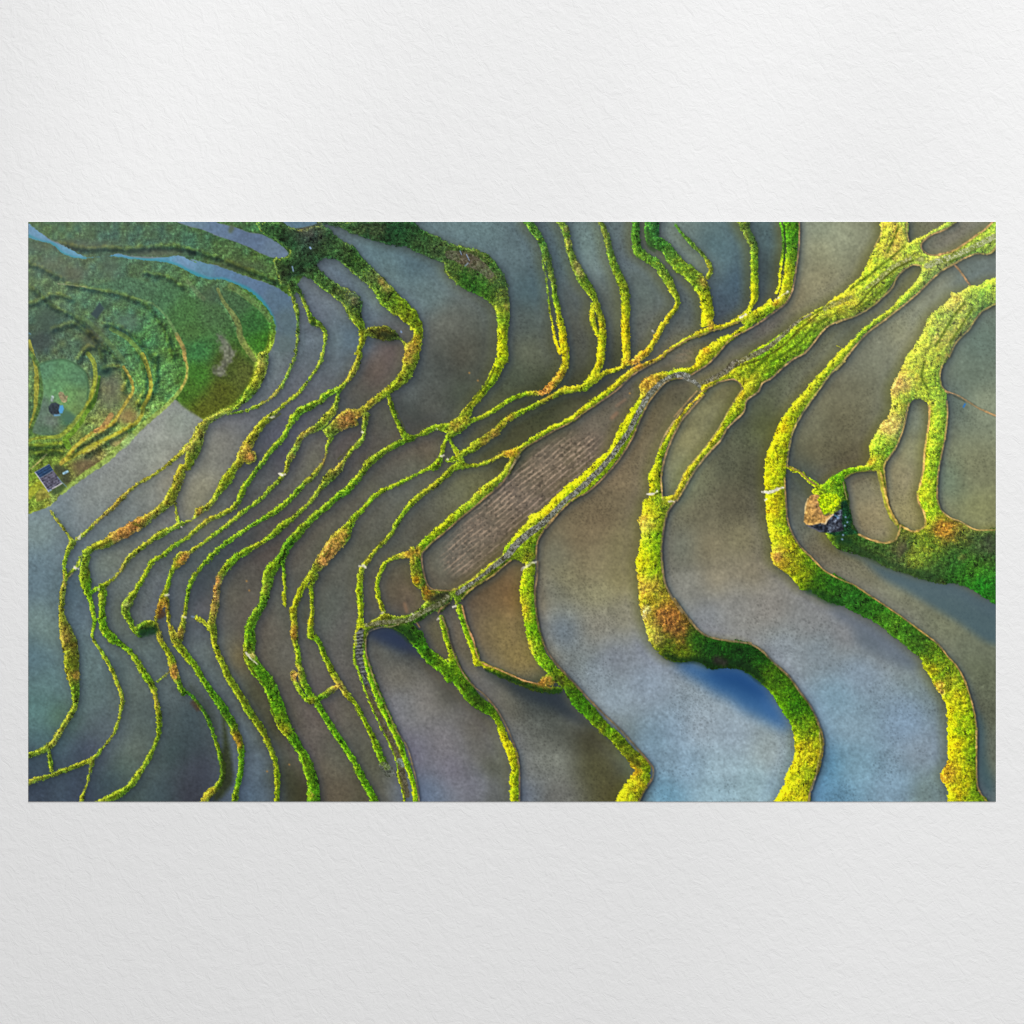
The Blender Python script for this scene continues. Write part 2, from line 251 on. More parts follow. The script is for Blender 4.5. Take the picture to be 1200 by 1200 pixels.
# ---------------------------------------------------------------- colours of the planted banks
GRASS = """
60 270 74 100 62; 120 280 66 88 66; 180 280 68 92 66; 220 280 66 96 66; 50 300 86 104 74; 90 310 88 98 72; 130 310 72 98 70; 170 315 76 100 66; 210 325 80 112 68; 180 330 72 108 74
100 350 80 112 74; 70 350 92 112 72; 50 335 88 108 70; 45 360 78 100 68; 60 380 66 82 66; 50 400 62 74 66; 90 400 78 94 64; 70 420 92 108 76; 140 390 66 110 76; 160 400 72 122 66; 120 380 78 102 70; 130 410 80 108 72
200 360 70 116 72; 210 400 80 118 54; 240 380 66 110 60; 250 420 74 106 42; 230 440 72 110 40; 260 440 78 96 34; 290 360 60 108 56; 300 390 62 116 40; 260 345 78 104 72; 240 470 80 100 42; 285 380 96 120 76; 265 350 92 122 70
60 445 96 132 92; 75 460 96 145 96; 90 470 110 140 82; 55 480 100 125 96; 130 450 118 112 80; 120 470 128 130 74; 160 450 98 140 70; 150 470 138 146 70; 180 440 92 136 72; 190 460 96 138 76; 100 500 128 140 62; 120 500 150 140 76; 60 520 112 132 52; 45 530 108 130 52; 80 540 130 140 56; 110 540 130 118 76; 40 480 84 112 66; 45 450 120 132 60; 40 580 150 165 56; 60 590 140 140 70; 90 570 120 120 74; 140 510 144 168 84; 180 480 130 158 82
255 280 66 98 60; 290 300 74 100 58; 270 290 72 98 62; 310 320 80 102 56; 340 285 50 84 46; 320 272 66 108 52; 330 300 60 96 42; 350 310 50 78 42; 360 275 78 84 72; 385 300 66 104 50; 400 285 72 104 52; 350 335 70 104 44; 380 330 82 118 52; 395 345 92 118 48; 415 350 90 108 66; 405 370 110 136 46
345 380 92 122 62; 347 420 110 128 56; 358 360 126 146 44; 366 375 96 122 30; 380 395 138 156 46; 376 420 160 166 52; 300 420 130 160 66; 312 415 180 180 50
420 310 72 118 44; 440 340 96 138 40; 455 355 112 148 34; 470 355 132 158 26; 480 370 156 168 22; 493 395 184 186 20; 490 410 172 180 22; 450 390 92 92 36; 440 385 92 96 40; 470 397 70 84 34; 425 350 80 108 52; 425 375 118 146 26; 425 400 156 168 30; 445 325 130 128 64; 415 345 104 100 80
440 270 54 92 50; 460 275 42 84 42; 490 285 58 98 46; 515 295 76 104 56; 545 330 60 118 34; 560 335 54 122 38; 570 345 66 116 30; 585 330 84 118 60; 590 350 114 136 58; 588 370 142 166 36; 588 400 190 196 14; 588 420 194 198 12; 530 325 96 114 50
628 273 82 134 58; 640 295 78 124 56; 646 330 92 124 54; 650 350 96 140 34; 655 370 156 166 28; 660 395 190 190 14; 662 420 196 196 10; 664 280 104 138 58; 672 305 106 134 56; 685 335 76 128 40; 692 345 118 150 36; 700 370 160 166 30; 703 400 186 186 14; 702 425 190 190 16
712 285 98 128 62; 722 315 100 140 42; 730 335 110 146 34; 733 365 160 170 22; 733 390 186 184 16; 733 415 184 182 18; 747 285 72 130 40; 750 300 90 142 44; 775 315 92 140 48; 787 340 116 152 42; 792 360 160 170 32; 775 385 184 176 36; 760 410 186 178 36; 750 422 180 166 46
768 268 52 128 60; 766 285 52 108 44; 785 290 72 130 50; 800 310 96 146 36; 815 330 96 150 40; 825 350 140 172 22; 830 370 192 196 14; 815 300 80 116 56; 832 318 124 142 46
875 280 92 124 58; 884 310 104 150 32; 884 340 156 178 18; 884 360 184 186 18; 870 372 168 172 38; 925 275 78 158 16; 924 300 104 160 16; 922 320 196 206 14; 920 335 206 214 12; 925 350 190 180 48; 900 365 160 184 22; 880 385 168 190 22; 850 395 176 190 24; 830 412 192 186 30; 822 425 184 190 24; 805 392 150 162 46; 912 285 44 84 34
940 390 160 182 24; 960 370 168 172 40; 980 360 188 196 26; 920 400 156 186 16; 900 420 120 172 16; 930 410 140 190 24; 950 395 150 196 20; 880 430 150 176 28; 870 450 176 186 34
1045 280 196 204 34; 1055 275 214 204 50; 1050 295 206 190 60; 1020 330 186 206 24; 1060 295 178 206 30; 1080 285 170 206 34; 1100 272 166 194 50; 1000 355 176 190 34; 1040 315 186 204 24; 1050 330 172 196 30; 1000 370 186 182 40; 1020 355 164 190 30; 1150 285 148 184 40; 1165 275 160 196 40; 1155 290 140 176 44; 1100 310 168 180 66; 1085 320 156 186 54; 1070 345 168 196 34; 1040 370 158 190 28; 1010 395 140 178 22; 990 410 186 206 22; 970 435 186 204 26; 950 455 180 200 30
1140 345 148 190 44; 1160 335 166 206 36; 1150 350 100 160 44; 1120 355 190 186 66; 1125 375 164 176 54; 1105 390 178 190 56; 1090 405 190 204 44; 1080 420 196 206 46; 1070 430 172 198 44; 1095 440 164 204 34; 1085 455 150 190 34; 1055 450 200 178 90; 1060 470 168 200 40; 1045 500 206 196 100; 1035 520 160 210 44; 1030 540 170 206 40; 1020 545 156 190 40; 1098 465 160 200 44; 1098 500 166 214 38; 1095 540 160 216 36; 1090 580 178 220 36; 1088 600 168 210 30; 1000 555 112 180 20; 985 565 88 160 18; 975 580 104 166 18; 990 600 44 74 30; 970 590 180 200 40
920 510 196 210 14; 910 540 190 206 14; 905 560 178 202 12; 903 575 176 200 14; 908 600 196 206 20; 912 625 186 206 20; 925 640 170 190 14; 915 650 190 170 60; 930 655 140 150 20; 940 670 150 164 12; 950 660 84 140 18; 960 680 50 100 18; 980 680 44 108 26; 1000 700 40 106 30; 1020 700 44 110 26; 1050 730 70 136 30; 1070 745 60 118 28; 1080 760 54 104 28; 1095 770 104 150 24; 1090 785 160 166 20; 1105 790 104 160 24; 1110 800 176 180 36; 1120 815 190 206 20; 1115 840 206 214 10; 1130 850 150 196 14; 1125 870 224 224 8; 1138 880 124 190 16; 1112 910 190 170 36; 1130 910 206 210 10; 1125 930 206 206 12; 1145 930 96 150 18
1000 630 52 92 34; 1030 640 64 104 44; 1050 655 70 104 54; 1075 650 140 170 50; 1060 640 70 92 50; 1090 635 96 140 34; 1100 620 156 130 46; 1120 625 110 120 50; 1120 650 50 100 40; 1150 640 64 90 54; 1140 665 60 130 30; 1100 670 52 96 40; 1090 680 60 90 46; 1120 680 44 110 30; 1150 690 34 126 28; 1160 700 40 120 28; 1010 650 54 84 34
860 470 170 186 34; 850 490 156 190 24; 840 510 170 194 34; 820 545 176 186 40; 800 570 190 190 46; 790 590 186 184 50; 830 455 174 184 30; 815 470 190 180 50; 800 490 184 190 36; 790 510 176 180 36
785 520 140 180 26; 775 550 150 186 24; 768 570 180 196 14; 772 575 96 150 30; 765 600 180 206 18; 758 615 206 180 80; 770 625 140 204 14; 765 645 160 206 14; 755 655 200 206 14; 765 665 150 200 16; 752 690 200 180 70; 762 700 170 170 26; 770 690 176 160 44; 780 720 160 110 50; 790 735 130 90 44; 785 755 70 104 20; 760 740 190 190 70; 770 765 84 114 30; 800 760 120 130 20; 815 755 40 96 22; 830 765 24 74 22; 850 765 26 76 18; 870 765 24 70 22; 890 775 30 84 20; 900 790 70 116 16; 915 800 60 110 16; 920 820 84 150 12; 930 830 50 120 14; 935 850 80 140 18; 940 860 150 180 20; 945 875 170 180 20; 945 890 206 206 20; 935 905 226 222 20; 925 925 226 224 16; 945 905 150 186 24
745 485 180 206 16; 735 505 170 200 20; 725 520 150 190 20; 715 535 176 206 16; 700 560 176 210 16; 680 580 190 214 16; 660 590 196 210 20; 650 600 206 216 20; 690 570 200 206 20; 760 450 156 140 60; 755 445 180 150 60; 780 440 140 180 26
625 620 190 206 36; 610 635 190 206 24; 605 650 110 140 20; 620 650 150 150 40; 625 640 120 160 20
660 480 156 180 26; 690 460 160 186 26; 640 500 150 180 26; 610 530 150 176 30; 715 435 170 186 26; 740 425 196 150 60; 735 430 160 176 30; 680 440 140 170 26; 700 435 160 176 24; 720 435 170 184 30; 650 460 130 166 26; 620 480 120 160 26
655 430 184 176 36; 650 440 190 140 54; 640 455 180 130 60; 610 465 124 160 22
560 470 170 184 24; 575 450 150 180 24; 580 430 156 180 16; 590 430 184 190 20; 540 480 150 150 50; 520 495 120 150 26; 500 505 110 140 26; 470 520 116 150 26; 450 530 140 150 34; 430 545 124 150 30; 410 570 130 170 22; 530 500 150 160 40; 545 490 140 180 20; 522 520 140 160 20
480 410 190 160 60; 490 425 166 180 30; 475 440 160 164 36; 460 455 150 160 24; 430 475 160 150 40; 420 490 150 150 36; 465 480 96 120 20; 475 505 110 130 20; 425 500 120 150 40; 425 515 140 156 46; 418 525 130 150 40
560 525 150 160 30; 580 510 150 130 44; 595 490 150 170 26; 545 535 140 156 30; 535 545 150 164 24; 515 540 130 160 24; 500 548 150 170 20; 480 560 140 170 26; 460 575 140 170 22; 440 585 140 176 22; 520 560 150 150 30; 500 575 156 150 34; 590 530 170 140 44; 560 542 150 160 24; 580 550 150 180 40; 560 585 160 190 40
420 605 140 180 24; 415 640 150 180 20; 440 640 150 150 34; 430 655 160 150 34; 425 670 170 180 40; 420 690 170 190 14; 425 720 160 186 16; 418 740 176 190 20; 450 660 150 170 24; 442 690 170 186 20; 450 715 160 164 24; 480 650 170 140 50; 490 650 110 150 24; 490 675 150 140 36; 495 690 80 120 30; 500 640 150 190 14; 500 660 130 190 14; 530 620 170 200 24; 460 730 110 120 40; 440 735 110 116 50; 490 715 130 150 40; 480 735 64 110 20; 490 745 56 110 18; 540 710 150 170 26; 520 710 90 100 50; 560 690 160 156 44
540 730 110 170 16; 550 755 150 184 16; 558 775 190 190 20; 520 740 140 170 20; 525 760 190 190 20; 535 780 130 176 14; 545 800 100 150 16; 555 810 60 110 20; 490 755 60 126 14; 505 770 66 130 14; 520 785 90 150 14; 570 830 86 130 14; 565 822 70 100 18; 580 845 120 160 16; 590 870 206 200 16; 600 895 190 196 16; 605 930 160 196 20
615 670 160 196 20; 620 690 150 200 14; 615 710 200 180 40; 625 720 100 180 10; 625 740 110 180 10; 618 760 190 180 50; 635 760 130 190 16; 645 780 110 160 20; 660 800 100 120 20; 665 815 70 130 14; 680 830 60 130 16; 695 845 80 130 16; 705 855 120 120 24; 715 855 84 150 14; 725 870 110 140 20; 740 880 90 120 24; 735 890 80 90 24; 742 905 190 180 30; 755 900 150 180 20; 740 920 196 206 24; 730 935 206 216 20; 600 800 60 80 24; 660 815 50 90 30; 620 805 70 80 24
430 770 140 190 14; 445 810 130 190 16; 455 840 140 200 16; 470 870 120 180 20; 478 900 140 200 14; 485 930 160 200 14; 415 770 140 160 24; 430 820 150 170 24; 450 870 150 164 24; 465 920 170 170 16; 420 840 120 150 14; 435 860 120 140 14; 445 885 110 160 16; 412 885 120 180 16; 425 920 100 160 14; 437 938 110 170 14
395 590 110 160 24; 370 615 110 160 24; 340 640 90 150 24; 325 665 130 176 20; 315 690 140 160 40; 310 705 110 160 24; 300 720 110 150 30; 295 740 120 170 20; 295 760 130 180 20; 300 780 120 160 20; 310 790 96 160 14; 325 820 104 170 14; 335 845 110 170 16; 332 855 150 160 24; 345 870 80 150 14; 360 900 110 170 14; 355 890 130 170 24; 366 935 110 170 16; 285 765 150 130 40
415 605 140 170 20; 400 625 160 160 36; 380 660 180 140 60; 390 640 190 140 66; 365 670 150 170 30; 350 700 160 170 14; 345 720 160 150 24; 343 740 150 130 44; 365 700 130 160 14; 365 730 176 170 20; 363 740 150 170 16; 375 755 110 150 20; 332 690 130 150 20; 333 705 160 160 20
350 770 130 170 20; 355 795 120 160 16; 365 815 110 150 16; 380 840 84 146 20; 400 870 100 160 16; 415 900 96 150 20; 345 790 190 150 80; 380 770 120 140 20; 390 790 140 160 20; 395 803 190 150 70; 410 825 140 150 20
250 680 190 140 80; 250 700 180 140 70; 265 665 130 170 24; 280 650 110 160 24; 305 635 150 160 30; 330 615 130 150 24; 350 600 136 156 36; 250 725 150 150 40; 245 740 150 160 30; 255 760 150 150 30; 265 790 150 160 30; 280 820 140 150 24; 300 850 120 130 24; 315 870 150 160 30; 322 900 130 150 20; 325 930 140 150 20
225 690 100 150 20; 240 665 100 150 20; 270 630 130 170 30; 300 612 130 170 30; 330 595 124 160 24; 222 770 150 170 20; 230 785 110 160 20; 245 805 96 156 20; 260 830 76 140 20; 270 850 80 140 20; 275 865 160 120 40; 282 880 110 160 20; 282 910 90 150 20; 275 935 130 150 24; 240 820 80 110 20; 262 870 110 110 24
222 820 60 120 24; 240 840 54 106 30; 250 860 100 150 20; 258 890 80 130 20; 258 915 90 140 24; 250 925 160 160 30; 240 935 180 180 50; 205 790 200 140 70; 200 770 150 160 24; 210 805 90 150 20; 195 760 140 150 24; 190 740 170 130 50; 187 710 170 110 50; 195 700 150 160 30; 200 725 150 150 30; 215 745 150 140 50; 210 760 150 160 30
215 655 190 140 70; 205 660 130 160 30; 195 680 120 160 20; 230 640 150 160 36; 280 605 150 160 40; 205 640 120 160 26; 180 660 130 160 24; 165 690 130 160 24; 150 710 140 150 50; 148 725 100 140 30; 155 740 130 160 30; 175 735 100 140 24; 170 740 50 90 30
180 620 140 150 40; 200 615 170 180 50; 160 645 140 160 40; 145 665 160 140 60; 130 685 150 160 30; 120 700 120 160 24; 118 730 96 166 14; 125 745 110 160 20; 140 755 110 160 20; 155 775 130 160 30; 170 800 110 150 20; 180 820 160 150 40; 187 850 120 150 24; 175 885 140 160 36; 160 910 150 160 36; 140 935 130 160 30; 115 935 150 160 40
155 620 190 140 70; 140 630 190 130 66; 175 605 180 160 60; 190 590 160 160 50; 200 585 170 170 40; 125 640 150 160 40; 105 650 140 164 40; 98 665 140 170 40; 100 680 120 160 24; 103 695 100 150 16; 108 715 130 170 30; 110 740 130 160 30; 112 755 140 150 50; 125 780 150 160 40; 140 810 150 160 40; 143 840 150 160 40; 130 870 150 160 40; 100 895 140 150 36; 60 910 140 146 40; 40 918 160 156 50
83 635 150 156 56; 80 650 140 156 40; 75 665 124 150 30; 75 690 160 150 60; 72 715 150 150 44; 75 745 160 140 60; 82 760 150 140 40; 85 780 160 160 30; 88 790 170 140 50; 90 810 110 150 30; 90 825 150 160 40; 80 845 140 150 50; 65 870 160 160 60; 50 882 120 140 40; 38 885 130 150 40; 60 895 120 150 30
235 510 170 170 60; 225 525 170 160 60; 230 540 150 160 30; 220 555 160 164 40; 215 565 150 140 50; 260 490 150 160 60; 280 475 140 156 40; 300 445 176 180 40; 305 425 190 180 60; 290 465 120 160 40; 320 480 150 150 50; 340 445 110 130 50; 325 462 140 140 60
360 450 150 170 40; 335 475 170 170 30; 310 495 170 174 36; 300 510 160 150 40; 290 530 190 150 60; 285 540 170 160 40; 275 560 160 170 30; 260 580 170 170 40; 240 600 170 150 50
400 455 150 170 40; 390 460 110 156 30; 365 475 120 156 36; 345 490 130 170 30; 335 510 120 160 26; 320 535 90 140 30; 300 560 84 140 30; 285 580 120 160 24; 410 440 170 150 50; 395 475 130 150 40
385 495 150 160 40; 375 500 130 150 40; 365 505 150 130 60; 350 515 160 150 60; 345 535 140 150 50; 335 550 150 150 40; 325 565 130 150 40; 310 578 130 150 40
410 490 170 120 70; 400 500 160 130 60; 395 510 150 150 40; 382 520 130 150 30; 380 540 150 130 50; 365 560 130 140 40; 350 575 130 160 30; 340 585 120 160 30; 400 545 160 140 50; 385 560 130 150 40; 372 575 140 140 40; 410 530 150 164 30; 395 550 170 140 60; 405 580 110 170 24
"""

# ================================================================ lay out the picture
BANK = new_sdf()      # all planted banks
HILL = new_sdf()      # the overgrown slope in the upper left
WAT = new_sdf()       # water showing inside those
# --- overgrown slope and broad green ground, upper left
poly(HILL, "P 28 255 P 345 255 P 380 265 P 372 300 P 350 330 P 343 348 P 326 338 P 311 331 P 295 326 P 278 320 P 263 314 P 242 308 P 220 303 P 230 307.5 P 210 299 P 197 301 P 185 301 P 153 300 P 140 297 P 127 300 P 101 301 P 85 293 P 72 286 P 60 281 P 47 272 P 28 258")
poly(HILL, "P 28 277 P 47 283 P 62 287 P 73 297 P 87 302 P 101 303 P 127 300 P 150 303 P 172 305 P 190 307 P 207 311 P 218 317 P 230 323 P 245 327 P 262 328 P 273 332 P 290 340 P 303 350 P 313 362 P 321 375 P 323 387 P 320 405 P 313 418 P 310 440 P 295 462 P 280 475 P 260 485 P 242 493 P 236 490 P 206 469 P 177 490 P 147 518 P 113 547 P 87 565 P 68 583 P 60 592 P 30 604 P 22 604 P 22 270")
# water pieces inside the slope
poly(WAT, "P 207 258 P 255 258 P 254 261 P 277 267 P 293 273 P 307 275 P 320 281.5 P 330 288 P 338 297 P 335 301 P 326 303 P 311 299 P 295 291 P 278 284 P 257 277 P 237 269 P 220 264.5")
poly(WAT, "P 331 257 P 371 257 P 371 262 P 357 266 P 343 267.5 P 336 264")
HILLV = np.maximum(HILL, -WAT)
# --- banks: polygons
def PB(s): poly(BANK, s)
# small knolls at the top middle
PB("B1 480 30 500 30 660 30 700 60 800 80 900 60 980 70 1060 140 1200 245 1200 430 1170 400 1100 340 1040 300 970 285 910 330 930 370 1000 430 1080 480 1150 505 1180 520 1180 540 C1 0 520 50 540 90 600 80 680 110 760 110 860 60 990 C2 70 20 40 0 C1 30 960 70 880 50 780 0 710 B1 1150 720 1110 660 1090 610 1020 560 940 500 870 440 800 410 735 415 700 470 650 480 600 300 640 285 700 270 715 240 660 195 600 150 520 110")
PB("C1 0 185 70 260 140 330 210 400 290 480 350 545 420 610 470 670 510 750 515 830 500 920 480 1000 C2 470 60 420 140 350 200 C2 280 240 C2 300 200 370 100 C1 370 1010 390 930 450 815 420 775 350 710 280 660 210 600 180 540 120 470 60 430 0 360 B1 1130 470 1130 350")
PB("C1 130 770 190 765 260 760 330 810 400 880 470 830 450 930 390 960 380 900 330 855 270 870 210 860 130 830 100 820")
PB("B1 900 25 1140 30 C1 0 25 430 25 520 90 620 130 700 180 800 205 900 230 970 260 1050 350 1100 440 1120 550 1125 680 1110 800 1110 900 1112 1020 C2 1095 60 1060 140 1010 220 940 300 870 380 850 430 800 500 700 550 600 540 540 570 440 590 470 560 540 520 590 495 680 480 750 445 800 385 890 285 960 185 1000 95 1035 0 C1 1030 1000 1040 850 1035 700 1010 630 960 580 890 540 800 500 720 440 670 390 660 320 570 285 480 245 400 210 250 185 130 150 0 105 B1 1060 70")
# right-hand banks
PB("E1 770 25 875 25 870 200 850 350 830 500 790 590 700 660 620 710 520 780 440 840 380 880 320 950 250 1015 E2 220 80 120 140 100 145 0 140 0 105 100 98 E1 140 1030 190 930 250 890 340 840 430 800 540 720 600 690 640 650 680 600 720 570 750 500 765 400 780 280 785 150")
PB("E1 0 230 60 290 140 350 210 410 240 470 265 560 275 650 268 750 190 765 195 680 180 590 150 520 110 460 60 410 0 370 D1 1080 280 1060 230 1110 190")
PB("E1 1200 520 1130 560 1060 620 980 660 900 700 820 770 700 850 600 910 510 970 440 1015 E2 420 70 380 120 300 160 220 200 180 240 210 275 250 230 330 190 420 175 470 215 480 245 430 320 380 400 340 480 290 560 230 640 150 740 80 820 30 930 0 985 0 1030 25 1020 80 920 130 830 200 740 270 660 330 590 370 520 430 460 490 400 510 320 590 260 620 200 690 160 740 110 820 40 900 5 E1 920 940 980 880 1040 800 1100 750 1200 710 F1 50 720 150 680 260 620 340 540 400 460 450 380 540 330 590 340 600 380 560 450 450 560 390 630 280 710 190 780 100 870 0 960 0 1020 50 1000 130 900 220 800 330 720 410 660 500 590 580 520 660 440 740 370 830 320 900 280 990 250 1070 255 1150 200 1150 50 1110 30 1050 80 950 150 850 220 730 262 640 260 600 220 600 180 660 120 760 80 850 25 780 25 720 70 640 110 560 150 505 170 500 25 320 25 315 120 290 180 240 270 190 380 140 450 90 480")
PB("E2 1200 -30 1140 0 1060 100 1000 160 920 250 850 330 790 410 730 510 690 610 650 700 635 800 635 940 640 1020 E3 645 80 660 200 690 350 680 400 710 470 800 530 860 600 900 640 960 640 1010 690 1130 740 1200 750 F3 60 760 130 800 240 850 320 900 400 970 F4 460 20 580 120 620 200 700 330 770 460 780 560 780 700 780 860 740 920 735 980 780 1050 795 1150 1065 1150 1000 1060 985 950 985 800 985 650 970 520 940 400 900 280 850 190 780 110 F3 690 1000 600 930 480 840 360 760 240 680 120 600 0 535 E3 1050 500 960 410 880 330 820 230 790 130 780 0 E2 780 900 790 790 800 680 830 540 880 440 950 340 1020 240 1100 130 1200 40 F2 80 -10 0 -60")
PB("F1 815 525 860 530 940 480 1000 480 1060 440 1150 430 1150 590 1030 650 970 720 930 780 840 870 790 970 770 1020 F2 730 120 740 220 780 280 770 330 780 430 760 600 730 740 710 880 710 1020 F3 740 80 800 130 880 160 960 210 1030 220 1150 215 1150 735 1040 690 940 630 850 600 700 590 590 560 450 510 350 480 250 420 120 380 0 340 E3 1060 235 1100 80 1020 30 E2 970 960 1060 900 1120 850 1180 820 F2 40 820 130 790 200 780 240 720 230 650 310 500 370 430 390 340 385 250 440 130 500 0 F1 540 920 600 820 650 700 720 640 800 560")
PB("E2 200 255 120 340 50 420 0 480 D2 1140 470 1090 570 1040 660 1000 760 965 840 960 920 965 960 960 1010 D3 930 0 910 110 885 150 910 220 890 370 870 430 885 560 890 680 900 760 930 870 970 1010 D4 1010 70 1080 130 1150 155 1200 160 E4 100 150 180 155 240 200 370 200 470 210 580 280 690 390 760 500 830 620 845 720 840 830 800 920 770 1020 705 1150 945 1150 960 1050 1010 930 1045 800 1045 680 1010 580 960 470 880 360 800 250 690 150 610 70 520 20 430 0 E3 540 1015 340 990 230 960 160 910 80 810 0 700 D3 1130 710 1080 600 1060 500 1050 350 1060 230 1090 100 1150 10 D2 1200 920 1150 980 1060 1000 1060 930 1050 850 1060 740 1100 620 1150 530 1200 460 E2 20 510 60 440 130 350 210 290")
# middle
PB("D2 1200 105 1100 120 1040 125 960 160 910 190 895 230 900 290 870 340 810 430 760 500 720 600 670 680 580 760 490 850 400 910 320 980 270 1030 D3 200 80 130 110 100 170 40 220 0 280 C3 1090 340 1060 400 950 480 850 560 740 630 700 650 730 700 740 740 770 720 800 690 880 620 1000 540 1100 450 1140 425 1180 430 D3 60 440 100 450 165 415 170 320 200 250 260 160 330 90 440 0 D2 520 970 640 860 750 730 850 570 900 450 950 350 1010 270 1090 190 1200 165")
PB("C3 90 885 180 840 240 795 330 825 440 800 530 720 560 640 620 640 700 640 720 700 690 740 640 800 600 790 500 850 450 880 470 900 500 940 540 1020 C4 580 110 650 190 560 150 500 100 C3 430 1020 400 970 300 910 210 900 130 930 110 1020 C4 100 60 30 60 C3 30 1000 60 920")
PB("B2 1100 395 1200 385 C2 60 390 40 440 B2 1200 490 1080 540 1000 590 950 540 990 500")
PB("B3 900 430 990 330 1060 230 1110 200 1150 220 1130 290 1050 380 960 480 900 520 880 490")

# --- banks: strokes (x, y, width)
def SB(s): return stroke(BANK, s)
SB("D1 110 25 62 170 110 54 220 200 46 245 290 56 270 380 46 295 470 40 305 560 34 325 660 40 345 760 50 365 880 56 378 1000 50 D2 370 90 54 330 160 50 270 230 56 215 270 40 110 275 34 0 315 30 C2 1060 365 30 980 415 32 900 455 32 850 470 40 760 540 44 690 580 36 660 640 30 645 700 28")
SB("D1 215 306 14 245 470 14 270 680 14 310 880 20 340 950 24")
SB("D1 340 25 56 385 110 46 400 200 50 430 300 52 470 380 66 510 460 74 560 530 54 590 600 44 615 680 44 635 760 52 635 860 62 625 950 62 D2 618 60 56 580 140 56 545 195 56 500 235 44")
SB("D1 565 610 30 565 700 40 580 770 36 605 830 24")
SB("D1 625 25 36 665 130 44 690 250 50 720 340 56 760 430 60 795 530 64 800 640 62 798 760 60 800 880 60 805 980 56 D2 800 40 50 780 90 40")
SB("D1 870 25 50 870 150 62 890 240 70 960 290 66 1030 340 66 1090 430 66 1130 510 50 1160 560 40 1155 630 36 1100 700 34 1050 770 40 1010 850 40 960 930 46 890 990 60 D2 890 30 60")
SB("D1 985 20 100 990 150 100 1080 210 84 1130 290 90")
SB("E1 10 50 16 60 120 22 130 190 26 200 260 26 250 340 30 250 400 30 230 425 26")
SB("E1 480 20 76 520 120 66 560 200 56 565 300 52 565 400 56 565 500 58 565 570 50 530 640 36 490 690 40 400 745 28 330 770 36 260 780 46 200 810 46 120 840 34 60 875 28 0 905 24 D1 1090 945 24 D2 1060 10 26 980 55 28 880 100 36 820 140 44 760 190 42 700 240 42 640 290 42 560 350 50 500 395 42 430 450 38 350 490 36 280 520 36 220 555 36 140 605 36 70 660 36 30 700 44 0 750 36 C2 1130 780 50 1080 850 46 1010 910 60 930 980 72 C3 860 30 56 780 90 62 700 160 62 620 230 62 540 300 64 480 370 56 470 430 56 490 520 46 520 600 46")
SB("E1 745 40 16 768 130 24 768 250 22 745 380 18 740 470 18 720 530 14")
SB("E1 500 720 60 640 640 50 670 590 30")
SB("D2 860 50 44 800 75 24 740 105 30 670 125 34 610 165 36 560 200 42 520 235 44 440 245 46 370 255 46 300 290 36 200 340 32 120 380 36 60 410 36 0 440 46 C2 1080 480 44 1030 545 50 960 590 52 890 640 60 800 700 44 740 735 36 690 752 26")
SB("C2 850 470 40 760 540 40 700 590 30 C2 790 760 40 760 780 50")
SB("C2 440 590 44 360 620 40 280 660 42 220 700 44 140 760 52 90 830 46 40 890 46 0 940 46 B2 1100 970 50 1040 1010 44 B3 980 50 50 900 110 50 820 190 54 750 270 62 700 330 60 670 390 60 640 430 66 580 510 84 560 590 74 545 660 66 530 730 56 480 810 64 440 890 74 435 960 80 B4 435 30 84 430 100 90 480 200 92 550 280 96 600 380 96 630 470 104 660 560 96 690 620 90 740 690 72 790 770 62 830 850 72 860 930 80 880 1010 84 885 1150 92")
SB("B3 670 440 26 675 520 22 685 620 24 675 680 30 680 735 34")
SB("C2 1200 660 34 1150 700 70 1080 705 44 1000 745 26 920 775 26 850 785 26 780 785 50 730 800 44 690 840 38 620 900 38 540 960 36 C3 450 10 40 400 70 34 340 150 34 290 240 30 230 310 28 170 370 28 120 440 34 80 500 44 70 570 48 65 650 50 75 740 44 75 820 38 65 900 44 40 970 40")
SB("C4 35 30 16 30 130 16 60 220 16 100 330 14 150 460 18 180 530 14 230 640 16 290 750 16 330 850 18 340 950 22 375 1060 20 385 1150 20")
SB("C4 100 20 20 105 110 26 140 230 44 180 350 52 230 470 54 290 600 52 350 720 46 380 820 44 420 930 38 450 1030 38 465 1150 40")
SB("C2 645 700 26 630 750 44 600 790 60 540 808 26 430 865 26 330 915 28 220 965 30 C3 150 0 30 100 60 30 40 120 34 10 180 34 0 230 18 B3 1130 250 20")
SB("C2 270 290 26 300 390 32 340 490 36 390 580 50")
SB("C2 470 20 50 430 90 60 400 160 60 330 220 50 270 260 46 170 330 50 100 390 50 40 440 44 0 480 34")
SB("C2 0 412 26 70 390 26 160 325 20 250 255 26 330 180 24")
SB("C2 115 430 56 100 520 30 95 570 30 60 630 36 0 690 26 B2 1090 765 34 1050 820 60 1000 860 72 960 910 44 910 970 32 B3 870 10 26 800 80 32 730 140 36 660 190 52 600 250 40 510 310 36 420 360 40 350 400 52 290 460 54 240 520 54 215 590 40 200 660 46 190 760 54 170 850 56 180 930 54 B4 190 30 44 220 110 44 260 200 46 310 300 54 370 390 56 430 500 56 500 600 54 550 690 44 590 790 38 620 870 32 630 960 40 630 1050 36 625 1150 36")
SB("C3 770 760 44 790 840 44 820 930 42 C4 840 0 42 880 90 44 895 160 54")
SB("C3 640 830 34 660 900 44 C4 690 30 40 720 120 54 740 220 100 790 300 110 840 370 100 900 440 90 980 490 70 1040 560 52 1070 640 52 1100 720 62 1140 800 72 1160 900 64 1155 1000 64 1160 1150 64")
SB("C3 480 960 80 C4 510 60 84 580 130 92 660 190 92 710 250 100")
SB("C3 430 385 60 330 405 34 260 440 30 210 520 30 190 600 30 205 700 30 235 790 36")
